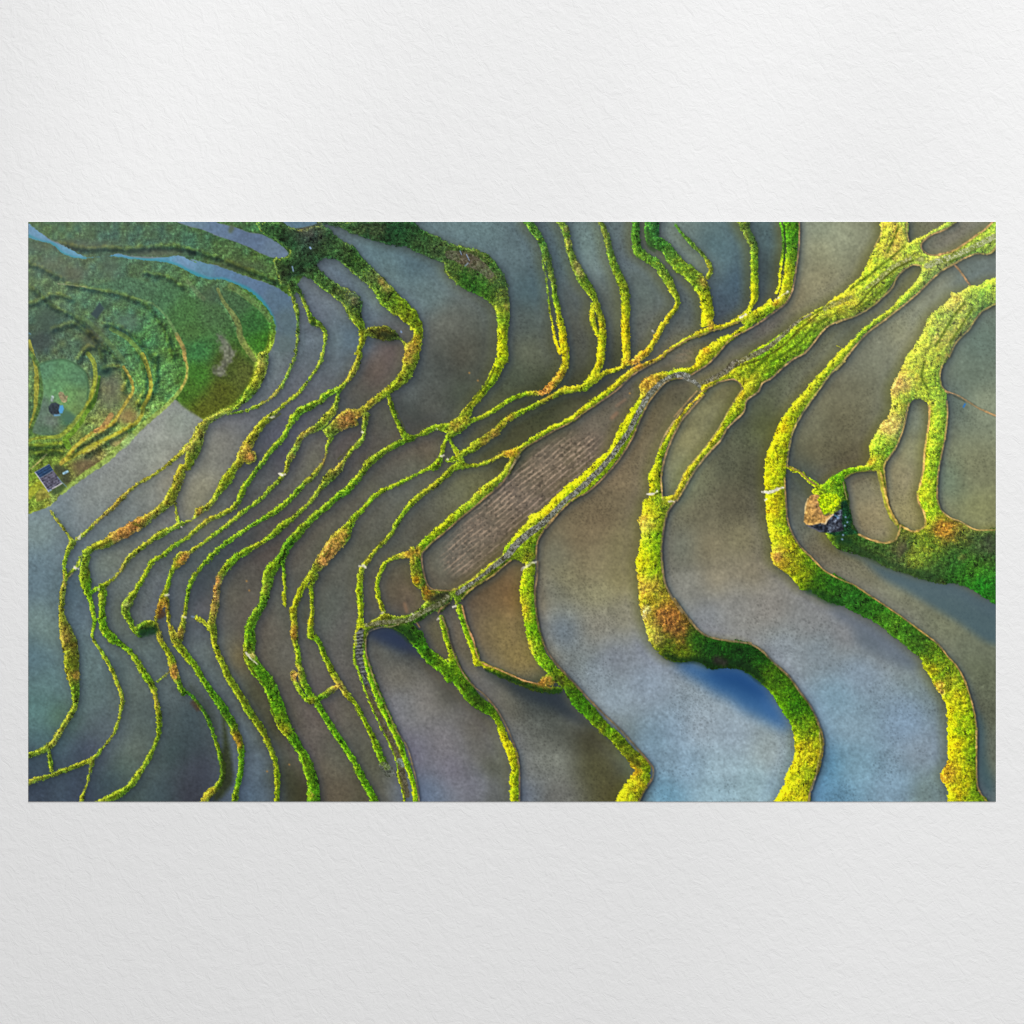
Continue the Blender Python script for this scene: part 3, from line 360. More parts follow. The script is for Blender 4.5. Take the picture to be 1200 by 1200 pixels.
SB("C3 440 360 50 470 580 60 C3 520 620 50 540 690 60")
SB("D3 130 470 74 110 550 84 105 650 104 115 750 96 135 850 96 150 950 104 D4 170 30 104 200 110 94 260 190 84 310 240 84 400 330 84 470 430 104 560 520 94 650 620 84 720 680 84 800 770 84 880 850 104 920 910 110 900 980 130 850 1060 150 800 1150 150")
SB("D4 260 280 90 200 305 30")
SB("C4 900 145 24 960 185 36 1040 225 50 1120 262 54 D4 60 300 50 150 330 54 260 350 50 340 350 40")
# left area
SB("B2 530 20 80 520 100 74 490 190 74 440 260 70 390 330 40 330 380 34 250 410 36 190 445 40 130 480 54 90 530 80 80 600 70 50 660 90 20 720 80 0 790 54 A2 1100 800 60 1080 870 70 1050 950 70 A3 1010 10 70 950 70 54 880 120 56 800 170 90 720 220 80 640 260 80 560 310 70 480 340 50 420 380 50")
SB("A3 390 400 18 365 470 22 320 510 26 290 545 26")
SB("A3 430 410 54 410 480 64 420 560 82 430 640 52 450 690 34 470 770 28 485 860 24 470 930 22 A4 480 0 20 530 80 26 580 160 26 620 240 28 650 320 26 680 410 28 670 490 22 650 580 20 610 670 20 550 750 20 490 820 26 420 860 34 320 900 34 200 945 34 100 975 34 0 1005 38")
SB("B1 730 480 60 740 560 26 765 640 26 775 740 24 770 850 22 760 950 24 B2 760 0 22 730 80 22 690 170 22 640 250 22 580 310 20 500 360 22 420 395 20 340 410 18 280 420 20")
SB("B1 735 470 60 790 530 28 820 600 28 850 670 32 880 730 50 940 765 36 965 800 30 965 870 24 950 950 24 B2 945 20 26 930 60 28 880 140 20 830 210 20 760 290 22 690 345 22 640 390 26 590 430 44 530 480 52 480 550 54 440 610 70 405 680 90 360 760 60 310 830 60 270 890 80 220 960 44 B3 170 20 36 130 60 36 80 80 54 50 130 18 0 155 16 A3 1080 180 40 1020 210 36 940 250 52 880 290 34 800 350 36 730 410 36 690 465 30 640 540 20 580 590 26 540 620 54 540 700 56 535 780 46 540 860 54 560 930 64 620 980 54 A4 600 0 50 660 20 44 720 70 36 770 130 40 820 210 50 870 290 44 900 350 38 920 430 38 935 510 38 940 600 34 925 700 32 880 800 34 830 890 34 770 980 44 720 1040 44 640 1090 60 560 1125 46 500 1150 40")
SB("B2 430 720 110")
SB("A3 500 630 30 450 665 18")
SB("C2 75 0 36 50 70 44 20 130 44 B2 1120 190 28 1070 240 36 980 280 44 930 330 44 850 370 54 780 410 54 740 460 52 700 530 38 670 590 32 620 640 34 570 700 36 510 780 36 450 860 36 400 930 44 370 1000 40 B3 320 60 36 260 95 36 190 125 36 120 165 36 60 215 32 0 265 32 A3 1120 280 30 1040 330 32 970 390 36 890 440 36 850 510 34 810 580 34 770 650 38 730 710 64 700 780 64 730 850 44 760 920 36 800 960 30")
SB("A3 790 920 60 830 900 76 900 880 56 930 930 40 A4 950 10 42 1000 80 44 1030 150 54 1040 220 64 1070 290 44 1110 370 44 B4 0 370 26 60 430 30 120 520 30 160 600 32 190 690 30 220 780 32 245 880 36 245 970 36 210 1030 46 150 1080 56 110 1150 56")
SB("A4 1010 225 18 930 290 10")
SB("B2 1060 260 36 1045 340 32 1020 400 54 960 470 62 900 520 54 820 560 44 780 610 44 750 680 44 710 750 44 680 840 32 620 910 30 560 970 30 B3 500 10 32 430 60 26 350 120 36 290 170 30 210 230 26 130 290 24 60 340 24 0 385 36 A3 1100 410 84 1040 480 36 1010 560 34 990 640 34 960 720 50 930 800 30 915 850 26")
SB("A3 990 700 32 1000 800 30 1010 880 30 1040 950 54 A4 1060 20 54 1110 80 54 1160 150 50 B4 30 150 44 90 250 44 140 330 44 190 400 54 250 480 62 300 570 62 340 660 62 370 740 54 378 850 40 368 950 40 345 1040 40 325 1150 50")
SB("B2 1010 590 36 980 640 26 970 720 20 940 780 26 880 860 36 800 930 32 B3 710 10 36 650 60 40 590 100 44 510 150 28 430 200 24 350 250 30 290 295 40 230 340 30 160 405 36 90 480 26 40 560 22 10 640 18 0 700 14 A3 1125 760 32 1115 830 30 1100 900 44 1080 980 50 A4 1075 10 40")
SB("A3 1190 520 30 1160 590 26 1140 670 26 1125 760 30")
SB("B3 60 830 36 110 860 26 150 910 36")
SB("B3 900 540 44 870 600 38 870 700 30 875 800 28 862 900 46 870 960 54 920 1000 36 B4 960 110 40 1000 190 44 1040 270 50 1090 340 44 1140 410 38 C4 20 420 28 60 490 30 110 580 32 160 680 42 200 780 50 230 850 54 260 895 44")
SB("B3 1160 140 44 1130 180 44 B3 1040 290 90 990 370 96 940 440 84 890 500 54 840 570 46 790 650 46 760 730 46 740 790 54 750 870 46 750 960 54 B4 755 10 46 775 80 40 780 160 40 800 240 46 820 310 54 860 380 46 910 450 46 960 530 46 1010 610 46 1060 690 46 1110 760 46 1160 840 46 C4 20 830 40 60 920 50 110 1010 50 150 1080 54 180 1150 54")
SB("B4 750 240 50 740 270 30 B4 860 430 40 B4 1040 330 40")
SB("A3 180 85 16 220 150 20 270 210 20 310 270 18 330 305 50 300 360 38 280 420 32 270 480 28 280 550 40 265 630 36 255 720 38 250 800 40 270 880 72 290 960 100 A4 310 20 112 320 120 104 330 220 100 345 320 70 350 420 50 340 480 40 290 570 40 230 660 40 180 740 50 90 790 44 0 815 36")
SB("A4 165 780 26 175 850 30 180 920 32")
SB("A2 1190 590 40 1110 680 32 1020 760 26 930 830 24 830 890 24 740 950 26 A3 660 10 36 610 60 32 540 120 24 480 180 24 420 235 30 360 280 26")
SB("A3 1050 20 20 1060 90 20 1072 150 26")
SB("A4 470 850 34 450 940 20 430 1020 18 400 1100 28 390 1150 26")
SB("E2 790 795 24 880 832 24 950 890 30 1000 920 40")

# openings of water inside the broad right-hand bank
OPEN = new_sdf()
poly(OPEN, "F2 540 330 590 310 650 360 650 480 620 680 610 820 570 980 575 1020 F3 620 100 620 190 550 225 500 210 460 180 430 170 400 130 370 60 350 0 F2 350 960 345 880 340 800 360 740 420 650 470 520 490 420 510 360")
poly(OPEN, "F2 60 880 110 840 190 825 280 820 310 870 330 960 F3 350 40 380 130 430 190 440 240 410 290 340 305 260 290 170 250 120 180 95 60 F2 85 1000")
poly(OPEN, "B1 905 330 930 300 970 285 1040 297 1100 335 1170 400 1200 425 C1 60 470 130 540 180 580 250 660 340 710 420 770 390 850 330 800 260 755 190 765 120 720 95 600 60 535 0 508 B1 1150 505 1080 480 1000 430 930 370")
BANK = np.maximum(BANK, -OPEN)

# roughen the leafy edges
rough = 0.75 * vnoise(4.0) + 0.9 * vnoise(2.0)
BANKR = BANK + rough * 0.55 + 0.3 * vnoise(9.0) - 0.85 * cells(4.4) - 0.35 * cells(2.4)
HILLR = HILLV + 0.8 * rough
bank = sm(BANKR, 0.7)
hill = sm(HILLR, 0.7)
veg = np.maximum(bank, hill)

# ================================================================ paint: water
img = field(WATER, 2.8, 11.0)
img = np.stack([blur(img[..., c], 7.5) for c in range(3)], -1)
lumw = img.mean(-1, keepdims=True)
img = img + (lumw - img) * 0.14
blue = np.clip((img[..., 2] - 105) / 40, 0, 1)[..., None]
img = (img - 110.0) * 1.10 + 110.0 + np.array([4.0, 5.0, 5.0], np.float32) * (1 - blue) - np.array([6.0, 8.0, 17.0], np.float32) * blue
n40, n16, n8, n4, n2 = vnoise(40), vnoise(16), vnoise(8), vnoise(4), vnoise(2.0)
mott = 0.035*n40 + 0.03*n16 + 0.03*n8 + 0.045*n4 + 0.05*n2
low = np.clip(1 - (img[..., 2] - 112) / 40, 0, 1)
img = img + np.stack([2.5 * low, 4.5 * low, 1.5 * low], -1)
img = img * np.array([1.035, 1.03, 1.03], np.float32)
img = img * (1.05 + 0.32 * mott)[..., None]
# rows of young rice and floating scraps: small dark flecks, thicker in places
dens = np.clip(0.34 + 0.6 * vnoise(60) + 0.5 * vnoise(24), 0, 1)
grain = blur(rng.normal(0, 1, XX.shape).astype(np.float32), 0.75); grain /= grain.std()
fleck = 0
for sz, rad in ((5.0, 1.15), (8.5, 1.5), (3.4, 0.8)):
    d, r_ = cells(sz, 'dot')
    fleck = np.maximum(fleck, np.clip(1.5 - d / rad + 0.35 * n2, 0, 1) * np.clip((r_ + 2.1 * dens - 1.15) * 1.6, 0, 1))
fleck *= np.clip((XX - 380) / 250, 0.5, 1.0)
img = img * (1 - 0.10 * fleck)[..., None]
img = img * (1 + 0.018 * grain + 0.008 * blur(grain, 1.2) * 3)[..., None]
# slow streaks of mud
img = img * (1 + 0.04 * vnoise(90, 14) + 0.03 * vnoise(12, 60))[..., None]

# mirrored green and sky tones along the banks
right = np.clip((XX - 330) / 500, 0.0, 1.0)
gl = np.clip(shift(blur(bank, 6.0), -6, 0) - 0.05, 0, 1)
g1 = gl * (0.10 + 0.55 * right)
img = mix(img, np.array([104, 104, 34], np.float32), np.clip(g1, 0, 0.55) * (1 - 0.6 * np.clip((YY - 780) / 150, 0, 1) * (XX > 760)))
gr = np.clip(shift(blur(bank, 4.0), 5, 3) - 0.06, 0, 1)
sky = np.stack([72 + 14*right, 94 + 12*right, 106 + 4*right], -1)
img = mix(img, sky, np.clip(gr * (0.35 + 0.25 * right), 0, 0.45))
img = img * (1 - 0.25 * np.clip(shift(blur(bank, 5.5), 5.0, 4.5), 0, 1))[..., None]
con = np.clip(shift(blur(bank, 1.3), 1.4, 1.2), 0, 1)
img = img * (1 - 0.20 * con)[..., None]

# deep shadows of tall banks lying on the water
def dark(s, col, k, sig=3.0):
    global img
    S = new_sdf(); poly(S, s); img = mix(img, col, blur(sm(S, 1.0), sig) * k)
dark("E4 0 165 100 150 240 190 470 200 600 290 720 430 800 580 820 640 700 600 590 545 480 490 380 410 300 380 200 310 100 250", [44, 94, 148], 0.86, 6.5)
dark("E4 230 190 470 205 600 300 680 400 560 400 400 330 280 270", [20, 64, 116], 0.72, 7)
dark("F3 0 330 120 380 350 480 590 560 850 600 1040 690 1150 740 1150 1010 1050 1000 880 880 700 770 480 640 330 560 180 430 60 370", [66, 92, 106], 0.72, 3.5)
dark("C3 120 930 220 905 310 910 400 970 440 1020 C4 480 60 560 150 420 90 300 50 200 10", [42, 54, 78], 0.72, 4)
dark("C4 900 170 1000 230 1200 290 D4 160 350 340 370 420 470 520 560 620 640 500 590 380 540 250 470 120 420 0 370 C4 1100 330 980 260", [44, 54, 62], 0.8, 5)
dark("C4 500 130 640 220 720 320 800 410 900 490 1020 570 900 560 760 490 640 380 560 260", [66, 66, 58], 0.40, 7)
dark("E3 900 640 960 640 1010 690 1130 740 1200 752 F3 130 800 320 900 F4 500 60 600 200 480 200 330 130 150 30 F3 100 900 0 840 E3 1080 760", [84, 98, 112], 0.55, 5)
dark("F4 990 500 1000 800 1000 950 1080 1100 1100 1000 1050 800 1040 600", [56, 88, 96], 0.6, 4)
dark("B3 0 600 60 520 200 400 340 290 500 230 420 350 300 420 200 520 150 640 100 700 20 760", [54, 68, 72], 0.35, 5)
dark("C2 300 300 420 560 560 500 700 470 520 400 400 330", [52, 60, 58], 0.5, 6)

# ploughed ridges of mud in the middle paddy
S = new_sdf(); poly(S, "P 698 511 P 672 512 P 634 530 P 602 558 P 572 588 P 542 622 P 522 652 P 530 668 P 556 666 P 584 638 P 612 604 P 640 588 P 690 544")
fur = blur(sm(S - 3.0, 3.0), 5.0)
ang = math.radians(-39); u = XX*math.cos(ang) + YY*math.sin(ang); v = -XX*math.sin(ang) + YY*math.cos(ang)
vv = v + 1.2*noise_at(u, v, 40, 20) + 0.5*noise_at(u, v, 9, 5)
row = 0.5 + 0.5*np.cos(2*math.pi*vv/5.4)
fur = fur * np.clip(0.95 + 0.3*noise_at(u, v, 60, 14) + 0.25*noise_at(u, v, 30, 7), 0, 1)
clod = np.clip(row**2.2 * (0.62 + 0.45*noise_at(u, v, 26, 3) + 0.4*noise_at(u, v, 4.5, 1.9)) + 0.34*noise_at(u, v, 2.4, 1.7) + 0.2*noise_at(u, v, 6, 6), 0, 1)
img = mix(img, [116, 102, 90], fur * 0.5)
img = mix(img, [178, 156, 132], fur * clod * 0.85)
img = img * (1 - 0.28 * fur * np.clip(vnoise(2.6) - 0.1, 0, 1))[..., None]
S = new_sdf(); stroke(S, "P 723 484 4 P 717 490 4"); stroke(S, "P 733 468 2 P 722 476 2"); stroke(S, "C3 385 735 20 400 790 20")
img = mix(img, [150, 118, 90], blur(sm(S), 1.2) * 0.7)
# wheel-like swirls in the muddy paddy at (808, 418) and the reddish pond
S = new_sdf()
for s in ("E1 20 970 8 70 960 8 110 980 8", "E1 10 1000 8 60 1010 8 120 990 8", "E1 60 930 6 110 940 6 130 960 6"): stroke(S, s)
img = mix(img, [150, 132, 104], blur(sm(S), 0.9) * 0.6)

# ================================================================ paint: river and pools in the slope
S = new_sdf()
poly(S, "P 30 259 P 47 272 P 60 282 P 72 287 P 85 293 P 101 300 P 101 302.5 P 87 302.5 P 73 297.5 P 62 287 P 47 282.5 P 30 277")
poly(S, "P 127 300 P 140 297 P 153 301 P 172 303 P 185 302 P 197 301 P 210 299 P 230 307.5 P 220 303 P 242 308 P 263 314 P 278 320 P 295 326 P 312 332 P 327 338 P 340 345 P 349 380 P 346 410 P 320 410 P 323 387 P 321 375 P 313 362 P 303 350 P 290 340 P 273 332 P 262 328 P 245 327.5 P 230 323 P 218 317 P 207 311 P 190 307 P 172 305 P 150 303 P 130 301")
river = sm(S, 0.8) * (1 - sm(BANK, 0.8))
rc = field("40 270 108 150 180; 80 297 100 150 176; 140 299 92 140 168; 190 303 86 142 166; 215 307 108 144 172; 240 318 92 132 152; 260 320 90 122 148; 300 338 90 116 140; 320 350 88 112 128; 335 380 90 110 116; 330 405 92 108 108", 3, 6)
img = mix(img, rc * (1 + 0.05*n2 + 0.04*n4)[..., None], river * np.clip((430 - YY) / 40, 0, 1))
S2 = new_sdf(); stroke(S2, "P 98 302 3 P 108 302.5 1.8 P 118 301.5 1.6 P 130 300.5 2.4"); img = mix(img, [86, 132, 138], sm(S2 + 0.4*rough, 0.9) * 0.8)
# turquoise shallows along its lower bank
S2 = new_sdf(); stroke(S2, "P 33 276 3 P 47 282 2 P 62 286 3 P 72 296 3 P 87 302 3 P 101 303 2 P 127 300 1 P 150 302.5 2 P 172 304.5 3 P 190 306 2 P 207 310 3 P 218 316 4 P 230 322 5 P 245 326.5 3 P 262 327 3 P 273 331 3 P 290 339 5 P 303 349 5 P 313 361 4 P 321 375 2 P 323 387 1")
img = mix(img, [52, 140, 150], blur(sm(S2, 0.8), 1.0) * 0.8)
pool = sm(WAT, 0.9)

# ================================================================ paint: the overgrown slope
gf = field(GRASS, 3.0, 6.0)
gf = 0.42 * gf + 0.58 * np.stack([blur(gf[..., c], 9.0) for c in range(3)], -1)
tex1 = fbm(7, 4, 0.8); tex2 = fbm(3.4, 2, 0.8)
tuA, tuB, tuC = cells(4.4), cells(2.7), cells(1.9)
def relief(a, d=1.0):
    e = shift(a, d * 1.3, d * 0.9) - shift(a, -d * 1.3, -d * 0.9); return -e / e.std()
rl1, rl2 = relief(fbm(13, 4, 0.62), 1.4), relief(fbm(5, 3, 0.75), 0.9)
hv = gf * np.array([0.93, 1.0, 0.98], np.float32) * np.exp(0.07 * tex1 + 0.08 * rl1 + 0.09 * rl2 + 0.09 * tuA + 0.10 * tuB + 0.06 * grain)[..., None]
tint = vnoise(9)
hz = np.clip(1.15 - (XX - 33 + 1.3 * (YY - 260)) / 420, 0, 1) * 0.34
hv = mix(hv, np.array([98, 120, 98], np.float32), hz)
hv = hv * np.stack([1 + 0.06*tint, 1 + 0.02*vnoise(4), 1 - 0.10*tint], -1)
img = mix(img, hv, hill)
# smooth sown field
S = new_sdf(); poly(S, "P 148 325 P 172 330 P 200 331 P 214 340 P 228 350 P 250 352 P 262 362 P 275 385 P 285 408 P 297 418 P 298 432 P 290 452 P 275 472 P 250 484 P 237 490 P 207 468 P 218 440 P 218 410 P 207 390 P 195 371 P 180 356 P 155 347 P 130 341 P 110 336")
poly(S, "P 257 340 P 275 343 P 300 362 P 314 376 P 313 402 P 306 416 P 298 412 P 284 392 P 270 362 P 258 350")
fld = blur(sm(S, 1.0), 1.0)
sown = field("150 335 72 112 74; 190 345 66 110 66; 180 338 70 110 70; 215 370 66 112 54; 225 390 70 112 52; 250 370 70 108 60; 232 410 56 116 58; 230 440 62 118 38; 222 450 70 116 36; 265 430 70 88 36; 260 460 80 92 30; 245 480 84 96 30; 285 440 78 92 40; 280 350 66 102 62; 300 380 54 108 50; 306 400 60 120 36", 3, 8)
img = mix(img, sown * np.array([1.02, 0.96, 1.04], np.float32) * (1 + 0.09*n2 + 0.06*grain + 0.05*n4 + 0.06*vnoise(6) + 0.05*tuB)[..., None], fld * 0.92)
# grey ploughed heap in it
S = new_sdf(); poly(S, "P 255 392 P 264 393 P 268 405 P 274 412 P 274 420 P 265 430 P 262 440 P 250 439 P 251 432 P 260 424 P 258 408")
img = mix(img, np.array([122, 122, 112], np.float32) * (1 + 0.3*vnoise(2.6))[..., None], sm(S + 2.6*vnoise(4), 2.4) * 0.7)
# shaded hollow patches
def hollow(x, y, rx, ry, col, k, sig=3):
    global img
    m = np.exp(-(((XX - x)/rx)**2 + ((YY - y)/ry)**2)**1.5)
    img = mix(img, np.array(col, np.float32) * (1 + 0.14*tex2)[..., None], m * k * hill)
hollow(55, 375, 14, 16, [62, 78, 66], 0.8); hollow(48, 400, 14, 12, [60, 70, 66], 0.8); hollow(150, 378, 16, 12, [88, 108, 90], 0.6)
hollow(85, 322, 16, 10, [92, 94, 76], 0.7); hollow(60, 310, 20, 12, [96, 100, 80], 0.6); hollow(128, 312, 14, 16, [80, 96, 76], 0.7)
hollow(248, 345, 14, 12, [70, 92, 68], 0.8); hollow(130, 460, 15, 22, [104, 106, 82], 0.75); hollow(110, 395, 14, 16, [86, 86, 62], 0.7); hollow(150, 470, 8, 10, [110, 108, 66], 0.6)
hollow(80, 288, 60, 7, [84, 90, 74], 0.6); hollow(180, 296, 40, 5, [86, 92, 78], 0.7); hollow(270, 312, 40, 8, [82, 92, 62], 0.6)
hollow(360, 276, 16, 14, [80, 78, 70], 0.85); hollow(350, 318, 10, 8, [42, 64, 36], 0.8); hollow(100, 545, 18, 8, [120, 106, 76], 0.8); hollow(130, 575, 12, 6, [110, 92, 60], 0.7)
hollow(95, 552, 12, 10, [110, 96, 70], 0.6); hollow(150, 488, 14, 10, [150, 118, 78], 0.7); hollow(120, 435, 14, 8, [50, 84, 66], 0.8); hollow(140, 520, 10, 5, [150, 130, 90], 0.5)
img = img * (1 - 0.0)
# contour footpaths on the slope
def line(s, col, w=1.0, soft=0.7, k=0.9, jag=0.5):
    global img
    S = new_sdf(); stroke(S, s); S = S + jag*(rough)
    m = sm(S, soft) * k
    img = mix(img, np.array(col, np.float32) * (1 + 0.22*tex2 + 0.12*n2)[..., None], m)
line("P 34 400 5 P 42 430 5 P 43 450 6 P 42 480 6 P 36 500 5", [150, 150, 56])
line("P 30 408 6 P 46 430 5 P 48 455 5 P 45 480 5 P 36 508 7", [78, 112, 56], k=0.8)
line("A2 440 0 34 480 60 30 490 140 30 480 220 24 455 310 30 420 370 30 370 440 26 300 530 26 240 575 28 150 585 26 60 595 22 18 610 22", [138, 152, 56])
line("A2 520 160 20 500 270 18 470 350 40 420 420 30 380 490 36 320 560 34 280 600 44 300 650 40", [108, 146, 44])
line("A2 690 90 20 740 180 22 755 260 22 700 350 22 650 430 22 610 490 26 490 540 24 420 590 24 350 650 26 310 710 40 250 770 30", [176, 160, 66])
line("A2 600 430 40 540 520 36 490 540 30", [190, 140, 84], k=0.7)
line("A2 820 0 30 860 100 28 880 200 30 870 290 30 830 370 30 810 440 26 770 490 26 700 530 26 620 570 24 530 610 24 450 650 26 370 700 26 290 740 34", [170, 166, 60])
line("A2 1110 0 26 1135 80 22 1130 170 22 1090 250 26 1040 310 26 960 390 30 870 460 36 760 560 40 680 640 36 560 750 40 440 830 36 330 910 34 250 970 44", [146, 170, 80], k=0.85)
line("A2 1110 0 14 1135 80 12 1128 170 12 1090 250 16", [186, 170, 80], k=0.8)
line("A1 1060 820 26 1110 920 30 1120 1000 24", [160, 132, 74], k=0.7)
line("A1 230 465 8 300 472 8 430 490 8", [150, 158, 116], k=0.8)
line("A1 430 490 12 600 525 12 750 560 12 900 610 14 1000 710 16 1060 820 20", [110, 140, 86], k=0.55)
line("A1 400 700 30 470 760 34 540 830 34 620 920 34 690 1010 34", [92, 118, 64], k=0.45)
line("A1 600 780 30 720 850 34 800 940 34 830 1010 30", [122, 146, 56], k=0.5)
line("B1 0 450 30 60 520 34 110 570 30", [110, 124, 88], k=0.4)
line("B1 210 500 18 250 590 24 310 670 34 360 760 40 370 840 44 420 930 40 470 1000 30", [122, 130, 72], k=0.7)
line("B1 300 480 40 420 560 44 520 640 44 580 720 36", [112, 128, 78], k=0.45)
line("A2 20 820 8 90 760 8 150 700 8", [190, 180, 110], k=0.8)
line("A2 20 640 20 130 640 20 220 620 20", [96, 120, 46], k=0.6); line("A2 20 690 16 120 680 16 240 690 16", [72, 96, 44], k=0.6)
line("A2 20 870 50 90 850 30", [120, 156, 50], k=0.6); line("A2 20 990 60 100 920 50 170 960 40", [170, 170, 54], k=0.6)
line("A2 620 620 60 700 570 50", [160, 140, 90], k=0.45); line("A2 740 580 50 690 640 50", [160, 190, 120], k=0.6)
for q in ("A1 300 480 500 520 700 560 850 630 950 740 1010 860 1050 1000", "A1 40 500 120 560 200 640 330 700 420 760 500 860 600 960 660 1020", "A1 30 620 110 600 190 560 260 560 330 590", "A1 200 800 330 760 400 790 470 850 520 920 560 1010", "A1 380 1010 440 930 500 930", "A1 560 760 700 800 800 880 870 960 900 1020", "A2 560 120 640 100 690 130 720 200 700 270", "A2 520 180 500 280 450 380", "A2 790 0 840 100 855 200 840 290 790 380", "A2 640 490 560 560 450 620 370 670 320 720", "A2 760 510 660 580 540 650 430 720", "A2 920 20 930 120 920 220 880 320 820 400", "A1 20 330 120 370 200 410 260 440", "A2 20 660 140 660 260 650", "A2 60 720 180 700 270 700", "A1 850 400 960 420 1040 450 1110 500", "B1 10 230 130 270 260 310 400 370 560 430 660 480", "A1 250 190 420 230 600 230 760 235 900 220 1060 215 1190 250"):
    S = new_sdf(); stroke(S, q, 5.5); S = S + 1.5 * rough
    img = mix(img, img * np.array([0.50, 0.58, 0.64], np.float32), blur(sm(S, 1.6), 1.2) * 0.95 * hill)
    S = shift(S, -3.2, -3.6) + 1.2
    img = mix(img, np.minimum(img * np.array([1.55, 1.38, 1.02], np.float32), 205), blur(sm(S, 1.2), 0.8) * 0.75 * hill)
# the round pond with its hay hut
S = new_sdf(); poly(S, "A2 100 70 170 45 270 35 350 70 420 130 438 220 430 320 400 390 330 460 270 530 220 565 120 570 50 550 60 500 100 400 125 300 120 200 105 130")
pond = sm(S, 1.2)
pc = field("55 430 88 132 96; 75 430 92 140 96; 90 440 88 130 92; 65 455 104 152 100; 80 465 110 152 90; 95 470 104 136 84; 50 480 100 122 104; 60 495 104 116 104; 80 495 76 118 84; 55 505 88 116 88; 90 480 110 140 80; 75 505 100 120 78", 3, 5)
img = mix(img, pc * (1 + 0.10*n2 + 0.08*n4)[..., None], pond * 0.95)
S = new_sdf(); stroke(S, "A2 100 75 10 170 48 10 270 38 12 350 70 14 420 130 14 440 220 14 435 320 14")
img = mix(img, [66, 100, 66], sm(S, 1.0) * 0.7)
line("A2 250 285 40 270 320 40 290 300 20", [156, 136, 104], k=0.8)
line("A2 190 300 20 185 325 20", [168, 182, 180], k=0.8, jag=0.2)
S = new_sdf(); poly(S, "A2 235 420 270 385 350 440 320 490 270 470")
img = mix(img, [78, 112, 88], blur(sm(S), 1.5) * 0.8)
S = new_sdf(); poly(S, "A2 160 370 180 345 210 340 240 355 245 400 225 432 195 430 165 405")
img = mix(img, np.array([54, 64, 68], np.float32) * (1 + 0.2*n2)[..., None], sm(S, 0.8))
S = new_sdf(); poly(S, "A2 240 362 262 358 270 385 258 415 240 418 232 395")
img = mix(img, [86, 156, 200], sm(S, 0.8)); 
S = new_sdf(); stroke(S, "A2 205 430 14 240 428 10"); img = mix(img, [110, 158, 186], sm(S, 0.8) * 0.9)
# field hut with a dark slate roof (20 units to the pixel from 33, 535)
def hp(q): return " ".join("P %.2f %.2f" % (33 + float(a)/20, 535 + float(b)/20) for a, b in zip(q.split()[::2], q.split()[1::2]))
def hs(q, w_): return " ".join("P %.2f %.2f %.2f" % (33 + float(a)/20, 535 + float(b)/20, w_) for a, b in zip(q.split()[::2], q.split()[1::2]))
S = new_sdf(); poly(S, hp("540 230 720 190 980 320 1000 560 900 700 800 620"), False); img = mix(img, [62, 66, 54], blur(sm(S, 1.0), 1.6) * 0.75)
S = new_sdf(); poly(S, hp("480 830 800 620 900 720 760 860 600 900"), False); img = mix(img, [66, 84, 56], blur(sm(S, 1.0), 1.0) * 0.8)
S = new_sdf(); poly(S, hp("170 900 330 740 460 830 520 960 380 1000 200 1060"), True); img = mix(img, np.array([150, 140, 66], np.float32) * (1 + 0.25*tex2)[..., None], sm(S, 1.4) * 0.7)
roof = new_sdf(); poly(roof, hp("160 370 490 180 800 620 480 830"), False)
upper = new_sdf(); poly(upper, hp("160 370 490 180 590 330 285 500"), False)
hu, hv_ = (XX - 33)*20, (YY - 535)*20
batten = 0.5 + 0.5*np.sin((hu*0.5 + hv_*0.86) * 2*math.pi / 62)
img = mix(img, np.array([92, 92, 102], np.float32) * (0.9 + 0.16*batten + 0.12*n2 + 0.10*grain)[..., None], sm(roof, 0.6))
img = mix(img, np.array([52, 76, 100], np.float32) * (0.9 + 0.2*batten + 0.12*n2)[..., None], sm(upper, 0.6))
for q, w_, c in (("165 375 330 610 480 825", 1.3, [206, 208, 206]), ("570 745 680 690 790 625", 1.5, [216, 216, 214]), ("285 500 430 425 570 335", 0.9, [126, 134, 140]), ("160 370 330 270 490 185", 0.9, [120, 140, 152]), ("690 480 760 570 900 710", 1.0, [116, 146, 162]), ("480 800 530 785", 2.0, [150, 184, 196])):
    S = new_sdf(); stroke(S, hs(q, w_)); img = mix(img, c, sm(S, 0.6) * 0.68)
S = new_sdf(); stroke(S, hs("830 395 920 350", 2.6)); img = mix(img, [164, 204, 218], sm(S, 0.8) * 0.95)
S = new_sdf(); stroke(S, hs("865 385 885 375", 1.2)); img = mix(img, [90, 120, 150], sm(S, 0.8) * 0.8)
S = new_sdf(); poly(S, "A1 460 680 520 595 555 640 500 714", False); img = mix(img, [50, 66, 68], sm(S, 1.2) * 0.9)
S = new_sdf(); stroke(S, "A1 545 600 30 570 630 20"); img = mix(img, [48, 72, 52], blur(sm(S), 1.0) * 0.8)
S = new_sdf(); stroke(S, "A1 20 812 10 34 818 8"); img = mix(img, [96, 140, 160], sm(S) * 0.8)
# pools
pcol = field("220 262 104 128 144; 260 272 96 118 140; 290 282 92 112 134; 325 296 98 118 134; 350 262 90 116 130", 3, 5)
img = mix(img, pcol * (1 + 0.06*n2 + 0.04*n4)[..., None], pool)
S = new_sdf(); stroke(S, "B1 310 70 40 300 95 30"); img = mix(img, [84, 98, 76], blur(sm(S), 1.0) * 0.8)

